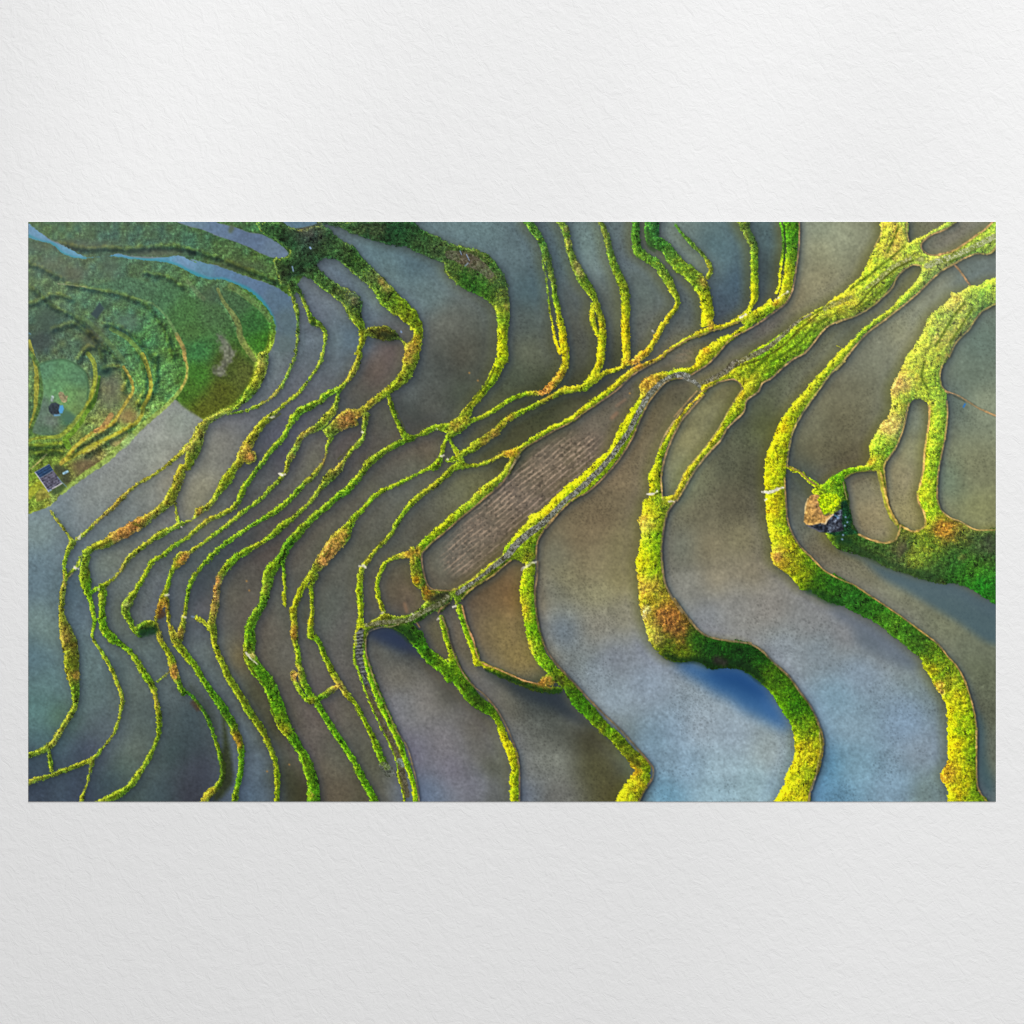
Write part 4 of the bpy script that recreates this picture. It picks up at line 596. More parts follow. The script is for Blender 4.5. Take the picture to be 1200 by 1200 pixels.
# ================================================================ paint: banks
t3 = fbm(4.2, 2, 0.9); tl = vnoise(22)
bv = gf.copy()
tx = 0.03 * tex2 + 0.02 * tex1 + 0.05 * rl1 + 0.11 * rl2 + 0.05 * tuA + 0.13 * tuB + 0.13 * tuC + 0.08 * grain
bv = bv * np.exp(0.78 * tx - 0.03)[..., None]
bv = bv + (bv.mean(-1, keepdims=True) - bv) * 0.09
bv = bv * np.stack([1 + 0.07*tl + 0.07*vnoise(5), 1 + 0.03*vnoise(6), 0.9*np.ones_like(tl)], -1)
# bright tips and shaded gaps between tufts
tips = np.clip((tuB + tuC - 0.55) * 0.9, 0, 1); gaps = np.clip((-tuA * 0.7 - tuB - 0.5 * rl1 - 0.95) * 0.9, 0, 1)
lum = gf.mean(-1)
bv = mix(bv, np.array([232, 230, 40], np.float32), tips * np.clip((lum - 70) / 80, 0, 0.26))
bv = bv * (1 - 0.40 * gaps)[..., None]
# side away from the light reads deeper, side towards it brighter
def across(sig, d):
    b_ = blur(bank, sig); return shift(b_, d, 0.62 * d) - shift(b_, -d, -0.62 * d)   # + on lower right edges
L1 = np.clip(across(1.8, 1.6) / 0.5, -1, 1); L2 = np.clip(across(5.0, 4.0) / 0.5, -1, 1)
LL = np.clip(0.6 * L1 + 0.55 * L2, -0.55, 1.1)
bv = bv * np.stack([(0.96 + 0.05 * np.clip((XX - 560) / 160, 0, 1) - 0.05 * np.clip((XX - 800) / 100, 0, 1) * np.clip((480 - YY) / 60, 0, 1)) * np.exp(-0.44 * LL), 0.97 * np.exp(-0.35 * LL), np.exp(-0.22 * LL)], -1)
veil = np.clip((XX - 860) / 200, 0, 1) * np.clip((560 - YY) / 160, 0, 1)
bv = bv + np.array([10.0, 9.0, 24.0], np.float32) * veil[..., None]
west = np.clip((640 - XX) / 160, 0, 1)
bv = bv * np.stack([1 - 0.15 * west, 1 - 0.09 * west, 1 + 0.05 * west], -1)
depth = -BANKR + 0.7 * vnoise(6)
edge = np.exp(-((depth - 1.1) / 1.0)**2); core = np.clip((depth - 2.6) / 2.0, 0, 1) * np.clip(0.6 + 0.7 * vnoise(11), 0, 1)
bv = bv * (1 + (0.20 * edge - 0.20 * core) * (0.35 + 0.65 * west))[..., None]
bv = mix(bv, np.array([206, 200, 66], np.float32), edge * np.clip(-LL * 1.6 + 0.15, 0, 1) * np.clip(0.4 + 0.6 * tuB, 0, 1) * 0.5 * west)
bv = bv * (1 - 0.35 * west * np.clip(-tuB * 0.7 - tuC * 0.5 - 0.35, 0, 1))[..., None]
img = mix(img, bv, bank)
# a second, lighter crest line wherever a bank is double
# dry orange and straw patches
PATCH = """
645 437 7 0.9 196 140 60; 640 455 9 0.9 196 134 66; 636 460 6 0.8 200 140 80; 490 645 6 0.8 200 150 70; 480 650 10 0.8 206 150 60; 488 680 6 0.9 196 130 20; 502 697 8 0.9 176 104 40; 500 690 6 0.8 180 110 40
640 798 9 0.95 206 150 80; 632 800 7 0.7 190 130 60; 742 903 8 0.9 206 146 40; 735 895 5 0.6 150 110 30; 618 757 6 0.7 206 170 80; 614 715 7 0.5 220 170 50; 617 725 8 0.4 214 170 60
782 720 13 0.85 170 116 62; 792 735 12 0.85 150 104 56; 778 705 8 0.6 170 140 50; 752 690 5 0.6 220 180 90; 768 685 10 0.5 190 170 70; 757 715 6 0.9 206 196 140; 755 722 4 0.8 230 214 180; 770 750 8 0.6 180 160 100; 796 750 8 0.6 140 110 50; 752 610 6 0.6 220 170 90
1052 280 9 0.6 226 180 80; 1045 295 9 0.5 226 180 90; 1050 270 6 0.5 230 170 90; 1120 350 7 0.5 200 180 90; 1110 395 9 0.4 196 150 90; 1097 398 6 0.5 230 190 120; 1052 452 9 0.6 226 180 110; 1040 500 11 0.65 228 196 120; 1020 540 5 0.8 200 150 60; 1048 462 5 0.6 226 190 120
1105 617 10 0.7 190 140 60; 1120 615 7 0.6 160 120 60; 1108 622 12 0.5 190 130 50; 1052 640 9 0.5 96 92 66; 1050 660 8 0.4 96 100 70; 1102 688 7 0.5 120 110 70; 1072 650 9 0.5 156 176 60; 1155 640 8 0.4 90 100 80; 1128 653 5 0.4 176 150 90
910 652 6 0.9 200 154 90; 918 660 6 0.6 180 140 40; 1100 805 6 0.8 236 180 90; 1095 785 7 0.4 190 160 30; 1104 812 4 0.8 230 190 130; 1112 905 9 0.6 190 156 50; 1105 912 4 0.8 240 200 80
551 300 12 0.85 92 84 74; 560 310 14 0.85 92 82 72; 545 305 8 0.7 110 96 84; 575 325 8 0.5 110 90 74; 440 268 12 0.6 92 88 66; 420 270 8 0.5 90 100 66; 452 337 6 0.7 190 160 100; 447 330 4 0.6 220 170 100; 594 360 5 0.6 200 170 90; 449 389 6 0.7 80 66 34; 415 352 6 0.7 120 108 88; 484 405 9 0.7 206 150 76; 478 420 7 0.7 180 130 80; 488 397 6 0.6 206 150 60; 677 312 6 0.7 160 140 110; 680 322 5 0.6 170 150 110; 668 283 5 0.5 150 136 100; 664 268 4 0.6 160 140 100; 824 330 7 0.6 180 140 80; 813 405 4 0.0 0 0 0; 827 410 5 0.8 206 150 50; 832 383 4 0.6 200 150 80; 745 422 6 0.7 206 160 80; 748 428 5 0.6 200 130 70; 909 354 4 0.8 190 140 40; 833 380 5 0.5 200 150 90; 950 370 6 0.6 196 160 90
775 443 9 0.7 160 126 60; 765 448 8 0.7 180 140 60; 757 452 6 0.6 170 120 50; 692 547 5 0.6 200 160 50; 530 500 6 0.4 180 130 60; 536 498 7 0.7 190 140 70; 545 492 6 0.6 190 140 60; 580 510 8 0.7 176 120 70; 568 518 6 0.6 170 116 70; 597 488 6 0.7 176 110 70; 592 495 4 0.5 180 130 60; 597 530 7 0.7 190 130 50; 605 530 5 0.6 206 140 40; 560 574 5 0.8 214 150 70; 502 568 5 0.3 170 140 70; 410 490 9 0.85 190 130 80; 402 496 9 0.8 180 130 76; 420 486 6 0.6 170 120 60; 415 495 5 0.5 160 100 40; 452 455 5 0.3 170 120 80; 435 470 5 0.5 160 120 80
393 640 9 0.85 206 150 84; 385 650 9 0.85 206 150 84; 378 658 7 0.85 220 160 100; 398 630 8 0.85 200 150 80; 403 625 6 0.8 196 150 80; 345 740 6 0.7 196 130 60; 344 746 4 0.6 190 130 60; 252 680 7 0.85 190 120 80; 249 690 5 0.7 200 130 80; 253 700 6 0.7 206 150 100; 251 715 6 0.6 196 150 110; 250 724 5 0.5 196 150 90; 311 688 5 0.4 180 140 80; 345 790 5 0.9 220 160 100; 347 795 4 0.7 206 150 80; 365 822 5 0.6 206 150 60; 393 803 4 0.8 210 160 80; 335 853 6 0.4 190 140 40; 365 933 4 0.6 190 130 60; 275 870 7 0.6 170 110 60; 280 873 5 0.5 190 120 60; 227 830 5 0.6 110 70 50; 205 785 7 0.9 210 146 80; 203 792 4 0.7 206 140 90; 247 928 6 0.5 190 150 60; 239 935 5 0.5 200 160 60
216 653 7 0.85 206 140 76; 210 660 6 0.7 200 130 60; 190 713 6 0.7 180 110 50; 193 704 5 0.5 176 120 60; 187 720 5 0.6 110 70 40; 213 742 6 0.6 190 140 80; 155 616 8 0.8 196 130 80; 146 626 7 0.75 206 140 80; 135 630 6 0.75 206 150 90; 168 607 5 0.5 190 150 70; 163 612 6 0.6 180 120 70; 290 533 9 0.7 206 160 90; 293 535 5 0.7 200 130 80; 76 748 6 0.5 190 140 80; 85 757 5 0.4 150 120 40; 90 792 5 0.6 206 146 80; 280 762 5 0.7 190 150 100; 296 768 4 0.9 240 206 160; 117 700 4 0.5 200 180 120; 232 600 4 0.6 190 130 80; 148 708 5 0.5 190 180 150; 305 425 6 0.5 206 180 110; 222 525 5 0.4 190 150 110; 354 508 6 0.4 190 150 100; 342 535 5 0.5 190 150 110; 345 383 4 0.0 0 0 0; 365 380 5 0.8 50 76 34
"""
for q in PATCH.split(';' if False else '\n'):
    for e in q.split(';'):
        v_ = [float(a) for a in e.split()]
        if len(v_) != 7 or v_[3] == 0: continue
        x, y, r, k, *c = v_
        j0, j1, i0, i1 = win(x, y, x, y, r * 2)
        if j1 <= j0 or i1 <= i0: continue
        d = np.hypot(XX[j0:j1, i0:i1] - x, YY[j0:j1, i0:i1] - y) / r + 0.28 * tex2[j0:j1, i0:i1] + 0.2 * t3[j0:j1, i0:i1]
        m = np.clip(1.4 - d, 0, 1) * k * (0.72 if x > 610 else 0.55) * bank[j0:j1, i0:i1]
        cc = (np.array(c, np.float32) * 0.93 * np.array([1, 0.98, 0.86])) * np.exp(0.20 * n2 + 0.16 * rl2 + 0.16 * tuB)[j0:j1, i0:i1, None]
        img[j0:j1, i0:i1] += (cc - img[j0:j1, i0:i1]) * m[..., None]

# dark clefts and shaded feet of the banks
def cleft(s, col, k=0.8, soft=1.0, jag=0.6):
    global img
    S = new_sdf(); stroke(S, s); S = S + jag * rough
    img = mix(img, np.array(col, np.float32) * (1 + 0.2*tex2)[..., None], sm(S, soft) * k)
cleft("F1 540 300 14 440 345 16 340 420 16 240 510 14 180 590 14 120 640 10", [76, 88, 20])
cleft("E1 1000 690 10 880 790 14 800 870 14 740 920 14 640 980 16 570 1010 14 E2 420 90 12 350 140 12 290 170 10", [80, 86, 20])
cleft("E1 1200 640 6 1100 690 8 1000 740 10", [90, 100, 20], 0.6)
cleft("E2 500 110 10 600 60 10 700 10 10 E1 760 960 8", [90, 110, 20], 0.5)
cleft("C2 1020 90 12 970 190 14 900 280 14 840 360 12 800 420 10", [74, 86, 26])
cleft("D1 600 690 14 600 760 14 610 810 10", [60, 72, 30], 0.8); cleft("D1 240 310 14 250 400 10", [50, 72, 56], 0.7)
cleft("E1 775 60 14 778 200 14 770 330 10", [40, 70, 24], 0.8)
cleft("D1 950 70 10 965 190 40 1000 230 30", [48, 74, 40], 0.6)
cleft("E3 950 640 40 1030 670 60 1130 720 50 F3 20 720 40", [26, 66, 26], 0.55, 3)
cleft("D4 1080 110 30 1180 140 40 E4 60 140 30 160 140 40 260 170 60 370 160 50 470 170 60 560 230 60 620 290 40", [18, 46, 22], 0.7, 3)
cleft("E4 300 140 60 350 160 50", [44, 44, 40], 0.8, 3)
cleft("F3 0 200 90 20 120 60", [16, 34, 34], 0.9, 2.5); cleft("F3 20 280 60 90 300 40", [26, 60, 30], 0.8, 3)
cleft("F3 130 340 40 330 440 50 480 490 50 640 540 60 700 560 30", [40, 66, 36], 0.55, 3)
cleft("F3 1080 280 70 1100 350 60", [64, 72, 52], 0.6, 3); cleft("F3 470 340 60 440 390 40", [84, 80, 60], 0.6, 3)
cleft("C3 580 700 40 620 690 50 680 660 40", [46, 48, 34], 0.75, 2.5); cleft("C3 300 890 30 380 930 60 430 980 60", [26, 56, 20], 0.7, 2.5)
cleft("A3 820 940 50 900 920 60", [30, 64, 34], 0.8, 2); cleft("A3 960 810 50 945 830 30", [84, 60, 36], 0.7, 1.5)
cleft("B1 880 750 34", [44, 70, 40], 0.85); cleft("C1 230 820 40 270 830 30", [46, 54, 30], 0.8, 1.5)
cleft("C4 780 320 20 800 350 14", [60, 66, 20], 0.7); cleft("C4 920 430 60", [40, 64, 16], 0.6, 3)
cleft("B4 250 520 14 260 640 30 270 760 50 270 860 80 280 980 80 240 1060 60 200 1110 40", [50, 58, 28], 0.75, 3)
cleft("B4 20 330 40 100 420 40 180 560 50 220 680 40", [58, 66, 46], 0.35, 4)
cleft("B4 40 440 40 70 480 40", [80, 58, 44], 0.6, 2); cleft("D3 1040 20 8 1060 90 8", [60, 90, 20], 0.5)
cleft("D4 330 270 30 350 300 30", [70, 76, 30], 0.7, 1.5); cleft("D4 100 320 30 250 360 30 340 360 20", [30, 60, 20], 0.7, 2)
cleft("C4 960 210 16 1080 260 16 1200 300 16", [26, 52, 22], 0.8, 1.5); cleft("D4 850 850 40 900 880 40", [60, 66, 20], 0.6, 3)
cleft("C2 620 770 20", [70, 60, 30], 0.8, 0.8); cleft("C2 360 180 14 340 200 10", [60, 50, 40], 0.6)
for s in ("F1 480 200 8 400 270 12 300 350 12 200 430 12 100 505 12", "F1 420 430 10 330 505 12 230 590 10 150 640 8", "E1 1180 565 8 1060 632 10 960 690 10 860 765 10", "E1 1080 705 8 960 795 12 880 885 12 780 955 12 680 1012 12", "E2 640 40 10 560 110 12 520 165 10", "F1 900 600 10 820 700 12 760 800 12 700 900 10", "F1 960 640 8 880 760 10 800 880 10", "F2 620 60 10 600 160 12 640 240 10", "F1 1010 200 8 900 260 10 800 310 10", "F1 440 60 10 400 150 12 360 240 10"):
    cleft(s + ' ', [66, 90, 16], 0.85, 1.6, 0.5)
# dark seams down the double banks of the left slope
for s in ("A4 340 150 40 350 190 30", "B2 650 420 8 580 470 12 520 510 10", "B2 830 380 8 920 335 8", "A3 760 170 20 800 190 16", "A3 440 500 12 440 560 12", "B4 260 200 8 330 310 10 400 420 10 480 540 10 550 660 8 600 780 8", "B4 430 180 16 520 300 14", "B4 570 420 10 600 520 10 640 600 8", "B4 810 830 10 840 920 10", "C2 130 360 14 180 320 10", "C2 330 400 6 380 510 8", "C3 250 270 8 190 360 8", "B3 190 120 6 130 150 8", "B2 1150 650 6 1060 740 8", "B3 1010 330 10 960 400 10"):
    cleft(s, [76, 84, 26], 0.6, 0.9)

st1, st2 = cells(3.0), cells(2.0)
# stone strips: pale rubble with dark joints
def stones(s, k=0.95, col=(158, 158, 146), dk=(72, 72, 54)):
    global img
    S = new_sdf(); stroke(S, s)
    m = sm(S + 0.5*rough, 0.7) * k
    cell = np.clip(0.5 + 0.42 * st1 + 0.28 * st2 + 0.12 * grain, 0, 1)
    base = np.array(dk, np.float32) + (np.array(col, np.float32) - np.array(dk, np.float32)) * cell[..., None]
    img = mix(img, base, m)
stones("D2 1240 150 34 1190 140 36 1130 155 36 1060 195 38 980 270 40 925 350 40 880 430 38 835 520 38 785 600 38 720 690 38 640 790 38 560 870 40 470 955 40 400 1010 34 D3 360 25 34 270 120 40 190 190 46 100 255 50 20 330 50 C3 1100 400 44 1000 480 34 920 545 24 830 610 30 760 660 34", col=(150, 152, 138))
stones("E2 20 150 34 90 170 30 150 200 30 180 230 24", col=(158, 160, 150))
stones("F1 1110 135 40 1000 190 40 900 240 40 800 280 36 700 310 40 640 340 44", 0.8, (186, 188, 160), (110, 124, 50)); stones("F1 520 285 26 400 345 26 300 430 30 210 500 24", 0.7, (186, 184, 140), (104, 116, 40))
stones("F1 100 560 24 0 605 36 E1 1120 605 40 1060 640 30", 0.6, (176, 172, 130), (110, 112, 50)); stones("F1 600 290 40 560 300 20", 0.5, (170, 160, 120), (90, 90, 50))
stones("E1 960 680 16 860 740 20 750 840 30 650 920 36 570 960 40 490 1000 34 E2 420 70 50 350 130 40 260 180 36 200 205 24", 0.85, (146, 142, 122), (70, 66, 46))
stones("C3 680 690 40 640 730 34 560 770 36 480 810 36 400 850 36 300 860 30 200 870 30 120 885 30", 0.75, (150, 148, 124), (70, 72, 40))
stones("C3 80 920 36 70 970 46 C4 70 30 40 65 110 38 85 180 28 100 250 22 120 330 24", 0.95, (124, 130, 122), (40, 42, 38))
stones("C4 120 330 26 160 440 30 200 520 34 250 620 36 300 720 36 350 850 44 370 960 50 400 1090 44", 0.75, (116, 110, 74), (70, 64, 36))
stones("C4 240 890 70 280 930 80", 0.7, (126, 132, 118), (60, 64, 50)); stones("C4 350 850 40 370 880 30", 0.8, (150, 170, 156), (70, 80, 56))
stones("C1 700 260 60 820 290 90 900 330 80 980 400 60", 0.55, (126, 118, 108), (62, 56, 44))
stones("C4 60 450 20 120 460 14", 0.0)
for q in ("C3 38 945 9 88 935 9", "C3 36 968 9 88 958 9", "C3 36 992 9 90 984 9", "C4 40 22 9 92 16 9", "C4 40 46 9 92 40 9", "C4 42 70 9 94 64 9", "C4 44 94 9 92 90 9", "C4 60 135 9 96 130 9", "C4 66 165 9 100 158 9", "C4 72 195 9 104 190 9", "C4 78 225 9 108 220 9"):
    S = new_sdf(); stroke(S, q); img = mix(img, np.array([132, 136, 124], np.float32) * (1 + 0.12*n2)[..., None], sm(S + 0.5*rough, 0.6) * 0.75)
    S = new_sdf(); stroke(S, q); S = shift(S, 0, 1.6); img = mix(img, [44, 48, 46], sm(S, 0.6) * 0.5)
# blue-white scraps on the brown patch
for s, w_ in (("C1 775 235 6 785 260 6", 0.8), ("C1 820 260 6 840 300 6", 0.8), ("C1 810 340 6 830 320 6", 0.7), ("C1 360 800 12 362 806 12", 0.8), ("B1 860 210 12 864 216 12", 1.0), ("B1 735 345 9 742 375 9", 0.8), ("F2 895 370 12 905 352 12", 0.9), ("B3 30 825 14 45 830 12", 0.6)):
    S = new_sdf(); stroke(S, s); img = mix(img, [132, 158, 190] if 'F2' not in s else [40, 110, 180], sm(S, 0.7) * w_)

# mud rims: thin tan kerbs along the water
rbrk = 0.7 * vnoise(13) + 0.6 * vnoise(5)
def rim(s, w=1.7, col=(172, 140, 92), k=0.85, shade=True):
    global img
    S = new_sdf(); stroke(S, s, w)
    if shade:
        img = img * (1 - 0.26 * blur(sm(shift(S, 1.5, 1.3), 0.9), 0.8))[..., None]
    brk = np.clip(0.85 + 0.45 * rbrk, 0.38, 1.12)
    img = mix(img, np.array(col, np.float32) * (1.02 + 0.16*n2 + 0.10*n8 + 0.10*rbrk)[..., None], np.clip(sm(S + 0.35*rough, 0.7) * k * brk, 0, 1))
T = (150, 122, 82)
rim("E1 880 25 878 200 857 370 832 510 785 600 690 675 560 765 400 850 330 930 260 1010 E2 210 90 120 145", 1.6)
rim("E1 480 720 400 752 330 778 260 798 190 826 110 850 0 915 D1 1060 965 D2 1060 18 960 80 850 145 740 250 620 335 520 400 410 480 300 535 190 600 90 655 40 710 0 790 C2 1110 850 1050 930 960 1000 C3 880 50 780 130 680 220 570 310 510 380 505 430 520 520 545 600 590 635 690 642 750 630", 1.7, T)
rim("D2 1200 168 1100 185 1030 250 960 340 900 460 850 580 760 730 650 860 530 970 430 1020 D3 330 95 260 165 200 255 175 310 170 420", 1.6, (166, 136, 84), 0.8)
rim("C3 1130 430 1080 470 1000 540 900 600 830 650 790 700", 1.8, (176, 146, 84)); rim("C3 740 632 800 590 900 530 1000 465 1080 390", 1.1, (170, 160, 90), 0.6)
rim("D3 180 440 175 560 160 660 170 800 190 920 220 1010 D4 260 100 340 200 420 285 520 395 640 515 760 630 870 750 960 855 992 905 988 970 930 1060 885 1150", 2.2, (122, 104, 72))
rim("C3 650 830 680 910 700 990 C4 710 30 740 120 800 240 870 325 950 390 1040 500 1110 630 1165 770 1190 900 1192 1000 1192 1150", 1.8, (130, 110, 76)); rim("C3 790 750 800 800 830 900 870 1000 C4 880 60 910 140 960 175 1040 205 1120 240 1200 275 D4 100 290 190 308", 1.9, (186, 142, 92))
rim("C3 620 800 640 770 700 730", 1.6, T); rim("C3 470 870 490 900", 1.4, T); rim("C4 110 0 115 100 150 220 200 360 260 490 330 640 400 750 440 880 470 1010 488 1150", 1.7, (134, 120, 78))
rim("C3 110 1020 125 940 200 905 290 895 340 880", 1.4, (140, 130, 90), 0.7)
rim("E2 180 270 250 228 330 190 420 178 468 212 482 245", 1.6); rim("E2 480 245 430 320 380 400 340 480 290 560 230 640 150 740 80 820 30 930 0 985", 1.3, (176, 156, 90), 0.8)
rim("E2 210 285 120 385 50 470 0 560 D2 1130 580 1090 680 1065 770 1050 850 1050 920 1060 1020", 1.8, (176, 144, 92)); rim("D2 1200 385 1140 470 1070 580 1040 660", 1.7, (196, 170, 110), 0.8); rim("E2 160 260 60 370 0 440", 1.4, (186, 150, 100), 0.8)
rim("D3 1150 10 1090 100 1062 230 1050 350 1060 500 1080 600 1130 700 1200 800 E3 0 700 80 810 160 910 230 962 340 990 540 1015 E4 520 20 610 70 690 150 800 250 880 360 960 470 1010 580 1045 690 1040 800 1010 920 960 1050 945 1150", 2.4, (134, 116, 80)); rim("E4 1020 650 1030 760 1005 900 995 960 965 1060", 1.4, (196, 180, 120), 0.6)
rim("E1 1200 715 1100 752 1040 802 980 882 915 955 830 1000 E2 740 115 690 165 620 205 590 265 510 325 490 405 430 465 370 525 330 600 270 665 200 745 130 840 80 930 20 1030", 1.8, (180, 152, 96))
rim("F1 600 340 540 332 470 372 420 430 395 490 330 555 250 625 150 685 40 725 0 742", 1.7, (166, 146, 84)); rim("F1 315 120 325 60 325 30", 1.6, (196, 170, 90)); rim("F1 510 165 495 100 497 30", 1.6, (196, 170, 96)); rim("F1 270 205 310 130", 1.4, (206, 180, 90))
rim("F1 840 30 760 85 660 125 600 180 600 220 650 258 730 262 850 220 950 150 1050 80 1105 25", 1.7, (176, 142, 90)); rim("F1 730 258 830 230 950 150 1050 80 1105 25", 2.0, (206, 160, 100)); rim("F1 1130 195 1100 235 1060 258 990 252 900 285 830 325 740 375 660 445 580 525 500 595 410 665 330 728 220 808 130 908 50 1008", 1.7, (184, 156, 92))
rim("F1 830 330 880 390 940 475", 2.2, (160, 124, 86)); rim("F1 1140 595 1030 655 975 720 935 785 845 875 795 975 F2 780 0 732 120 740 220 785 275", 1.8, (170, 150, 84)); rim("F2 770 262 850 288 920 330 1000 380 1070 412 1150 445", 2.0, (176, 140, 96)); rim("F2 820 290 900 330", 1.2, (60, 64, 50), 0.7)
rim("F2 778 330 782 430 762 600 732 740 712 880 710 1020 F3 740 80 800 130 880 160 960 208 1030 218 1150 214", 1.8, (190, 160, 92)); rim("F2 655 360 652 480 622 680 612 820 575 980 F3 580 20 620 100 622 190 550 228 500 212 450 185", 2.4, (212, 170, 96)); rim("F2 510 345 492 430 472 520 422 650 345 760 335 800 345 900 355 1000 F3 380 110 425 180", 1.8, (196, 164, 94))
rim("F2 300 830 325 940 345 1020 F3 350 30 385 110 425 170", 5.0, (176, 172, 60)); rim("F2 312 835 336 940 354 1020 F3 360 30 395 110 432 172", 2.2, (212, 174, 92)); rim("F2 60 870 110 838 190 823 290 818", 1.4, (150, 140, 60)); rim("F2 50 900 60 960 75 1020", 1.6, (140, 130, 80)); rim("F3 450 185 440 240 410 290 340 306 250 288 160 250", 2.4, (196, 158, 96))
rim("E2 1200 50 1100 140 1020 248 950 345 885 445 835 545 805 680 795 770 800 800 E3", 1.7, (190, 172, 90)); rim("E2 775 870 785 1020 E3 795 130 825 230 885 330 965 410 1055 500 1140 550 1200 578 F3 120 600 240 680 360 760 480 842 600 932 710 1015 F4 780 110 850 190 900 280 942 400 972 520 988 650 986 800 986 950 1000 1050 1065 1150", 1.8, (170, 140, 78)); rim("F4 982 640 984 760", 1.6, (220, 186, 110), 0.8)
rim("F1 80 0 70 0", 0.1); rim("F2 80 0 0 110 E2 1180 70", 1.4, (150, 146, 70), 0.7)
rim("E2 790 785 880 825 940 880 1000 920", 2.0, (150, 126, 80)); rim("D2 390 -30 385 90", 0.1); rim("D3 240 205 330 95", 1.2, (206, 166, 100), 0.6)
rim("C2 1195 715 1120 820", 1.5, (140, 130, 96), 0.8)
# thin dry lines on the small banks of the left half
for s in ("A3 690 465 640 540 580 595", "A3 600 70 540 125 480 180", "A3 280 620 265 560 270 520", "A4 470 850 455 920", "A2 1190 600 1110 680", "B2 640 250 580 310 500 360", "A3 330 520 290 560", "A3 1080 180 1020 210", "A4 650 320 680 410 670 490", "A4 900 350 930 470", "B2 980 680 950 770", "B4 860 1060 880 1090"):
    rim(s, 1.0, (176, 150, 96), 0.55, False)

# spillways: tiny white falls between paddies
for s, w_ in (("E2 620 970 14 680 968 20 740 945 16 770 940 10", 1), ("D2 950 985 10 990 985 16 1020 965 12", 1), ("C3 70 470 12 95 468 24 110 480 20", 1), ("E1 465 705 14 500 680 14", 1), ("E1 720 575 10 760 545 10 800 520 12", 1), ("A3 345 480 14 370 490 18", 1), ("A3 375 275 16 390 240 10", .8), ("B2 640 840 10 670 850 14 685 845 8", 1), ("B2 570 450 12 610 440 10", .8), ("C2 90 550 20 85 545 16", .9), ("A3 1100 825 12 1125 830 12", .9), ("A3 980 675 14 1005 672 12", .7), ("C3 725 760 10 745 750 10", .9), ("C3 610 850 10 620 840 10", .8), ("C2 640 718 16 660 712 10", .9), ("C2 690 735 10 692 740 12", .8), ("D1 990 795 10 1000 805 10", .7), ("C2 610 525 12 615 530 12", .7), ("D3 70 490 18 110 465 20 170 440 12", .7), ("B4 410 90 14 440 130 14 490 170 12", .9), ("E3 935 40 20 1000 30 16", 0), ("D3 1100 15 16 1140 15 12", .9), ("E3 640 5 10 650 0 12", .9), ("D1 750 895 8", 0), ("A3 1095 195 8 1100 200 8", .8), ("C3 225 800 14 240 795 14", .7), ("A3 510 630 10 515 632 8", .6), ("C3 440 805 14 446 808 14", .6)):
    if not w_ or len(s.split()) < 7: continue
    S = new_sdf(); stroke(S, s); img = mix(img, np.array([226, 220, 200], np.float32) * (1 + 0.14*n2)[..., None], sm(S + 0.9*rough, 0.8) * w_ * 0.85)
# the big boulder at the junction of the right-hand banks
def bp_(q): return " ".join("P %.2f %.2f" % (930 + float(a)/15, 560 + float(b)/15) for a, b in zip(q.split()[::2], q.split()[1::2]))
rt = fbm(4, 2, 0.9)
S = new_sdf(); poly(S, bp_("840 430 930 400 960 520 1020 720 1010 880 1120 960 900 1010 700 1010 620 960 800 900 830 700")); img = mix(img, np.array([24, 60, 34], np.float32) * np.exp(0.3*rt + 0.3*tuC)[..., None], sm(S + 0.6*rough, 1.0) * 0.95)
S = new_sdf(); poly(S, bp_("560 700 700 630 850 560 850 780 880 920 760 950 590 965 470 950 350 880 240 835 300 810 470 780")); img = mix(img, np.array([58, 64, 70], np.float32) * np.exp(0.34*rt + 0.12*grain + 0.25*relief(fbm(5, 3)))[..., None], sm(S, 0.9))
S = new_sdf(); poly(S, bp_("340 290 470 320 460 470 500 600 560 670 700 640 610 730 560 800 460 790 340 830 230 825 185 780 192 640 215 480 250 370")); img = mix(img, np.array([184, 144, 80], np.float32) * np.exp(0.16*rt + 0.10*relief(fbm(5, 3)) + 0.08*grain)[..., None], sm(S, 0.8))
for q, w_, c, k_ in (("250 370 215 480 195 620", 1.3, [236, 206, 140], 0.85), ("190 770 240 820 340 820 450 790", 1.2, [226, 186, 116], 0.6), ("560 800 590 740 690 650", 1.8, [230, 208, 160], 0.85), ("270 480 340 470 420 480", 1.0, [226, 190, 120], 0.6), ("240 835 350 885 470 945", 1.2, [96, 94, 112], 0.7), ("500 800 560 810", 2.2, [212, 190, 146], 0.7), ("730 660 780 690", 1.6, [90, 140, 160], 0.7)):
    S = new_sdf(); stroke(S, " ".join("P %.2f %.2f %.2f" % (930 + float(a)/15, 560 + float(b)/15, w_) for a, b in zip(q.split()[::2], q.split()[1::2]))); img = mix(img, c, sm(S + 0.4*rough, 0.7) * k_)
S = new_sdf(); poly(S, bp_("440 330 600 270 760 290 830 400 760 500 640 600 545 650 480 570 440 440")); img = mix(img, np.array([164, 196, 16], np.float32) * np.exp(0.16*rl2 + 0.2*tuB + 0.14*tuC)[..., None], sm(S + 0.9*rough, 0.8))
for x, y in ((982, 607), (991, 606), (993, 612), (987, 632), (988, 627), (990, 616)):
    m = np.exp(-((XX - x)**2 + (YY - y)**2) / 1.6); img = mix(img, [130, 160, 190], m * 0.8)
# small straw bits in the water
for x, y in ((292, 692), (289, 681), (550, 437), (560, 446), (738, 461), (313, 904), (339, 896)):
    m = np.exp(-((XX - x)**2 + (YY - y)**2) / 1.4); img = mix(img, [170, 130, 70], m * 0.8)

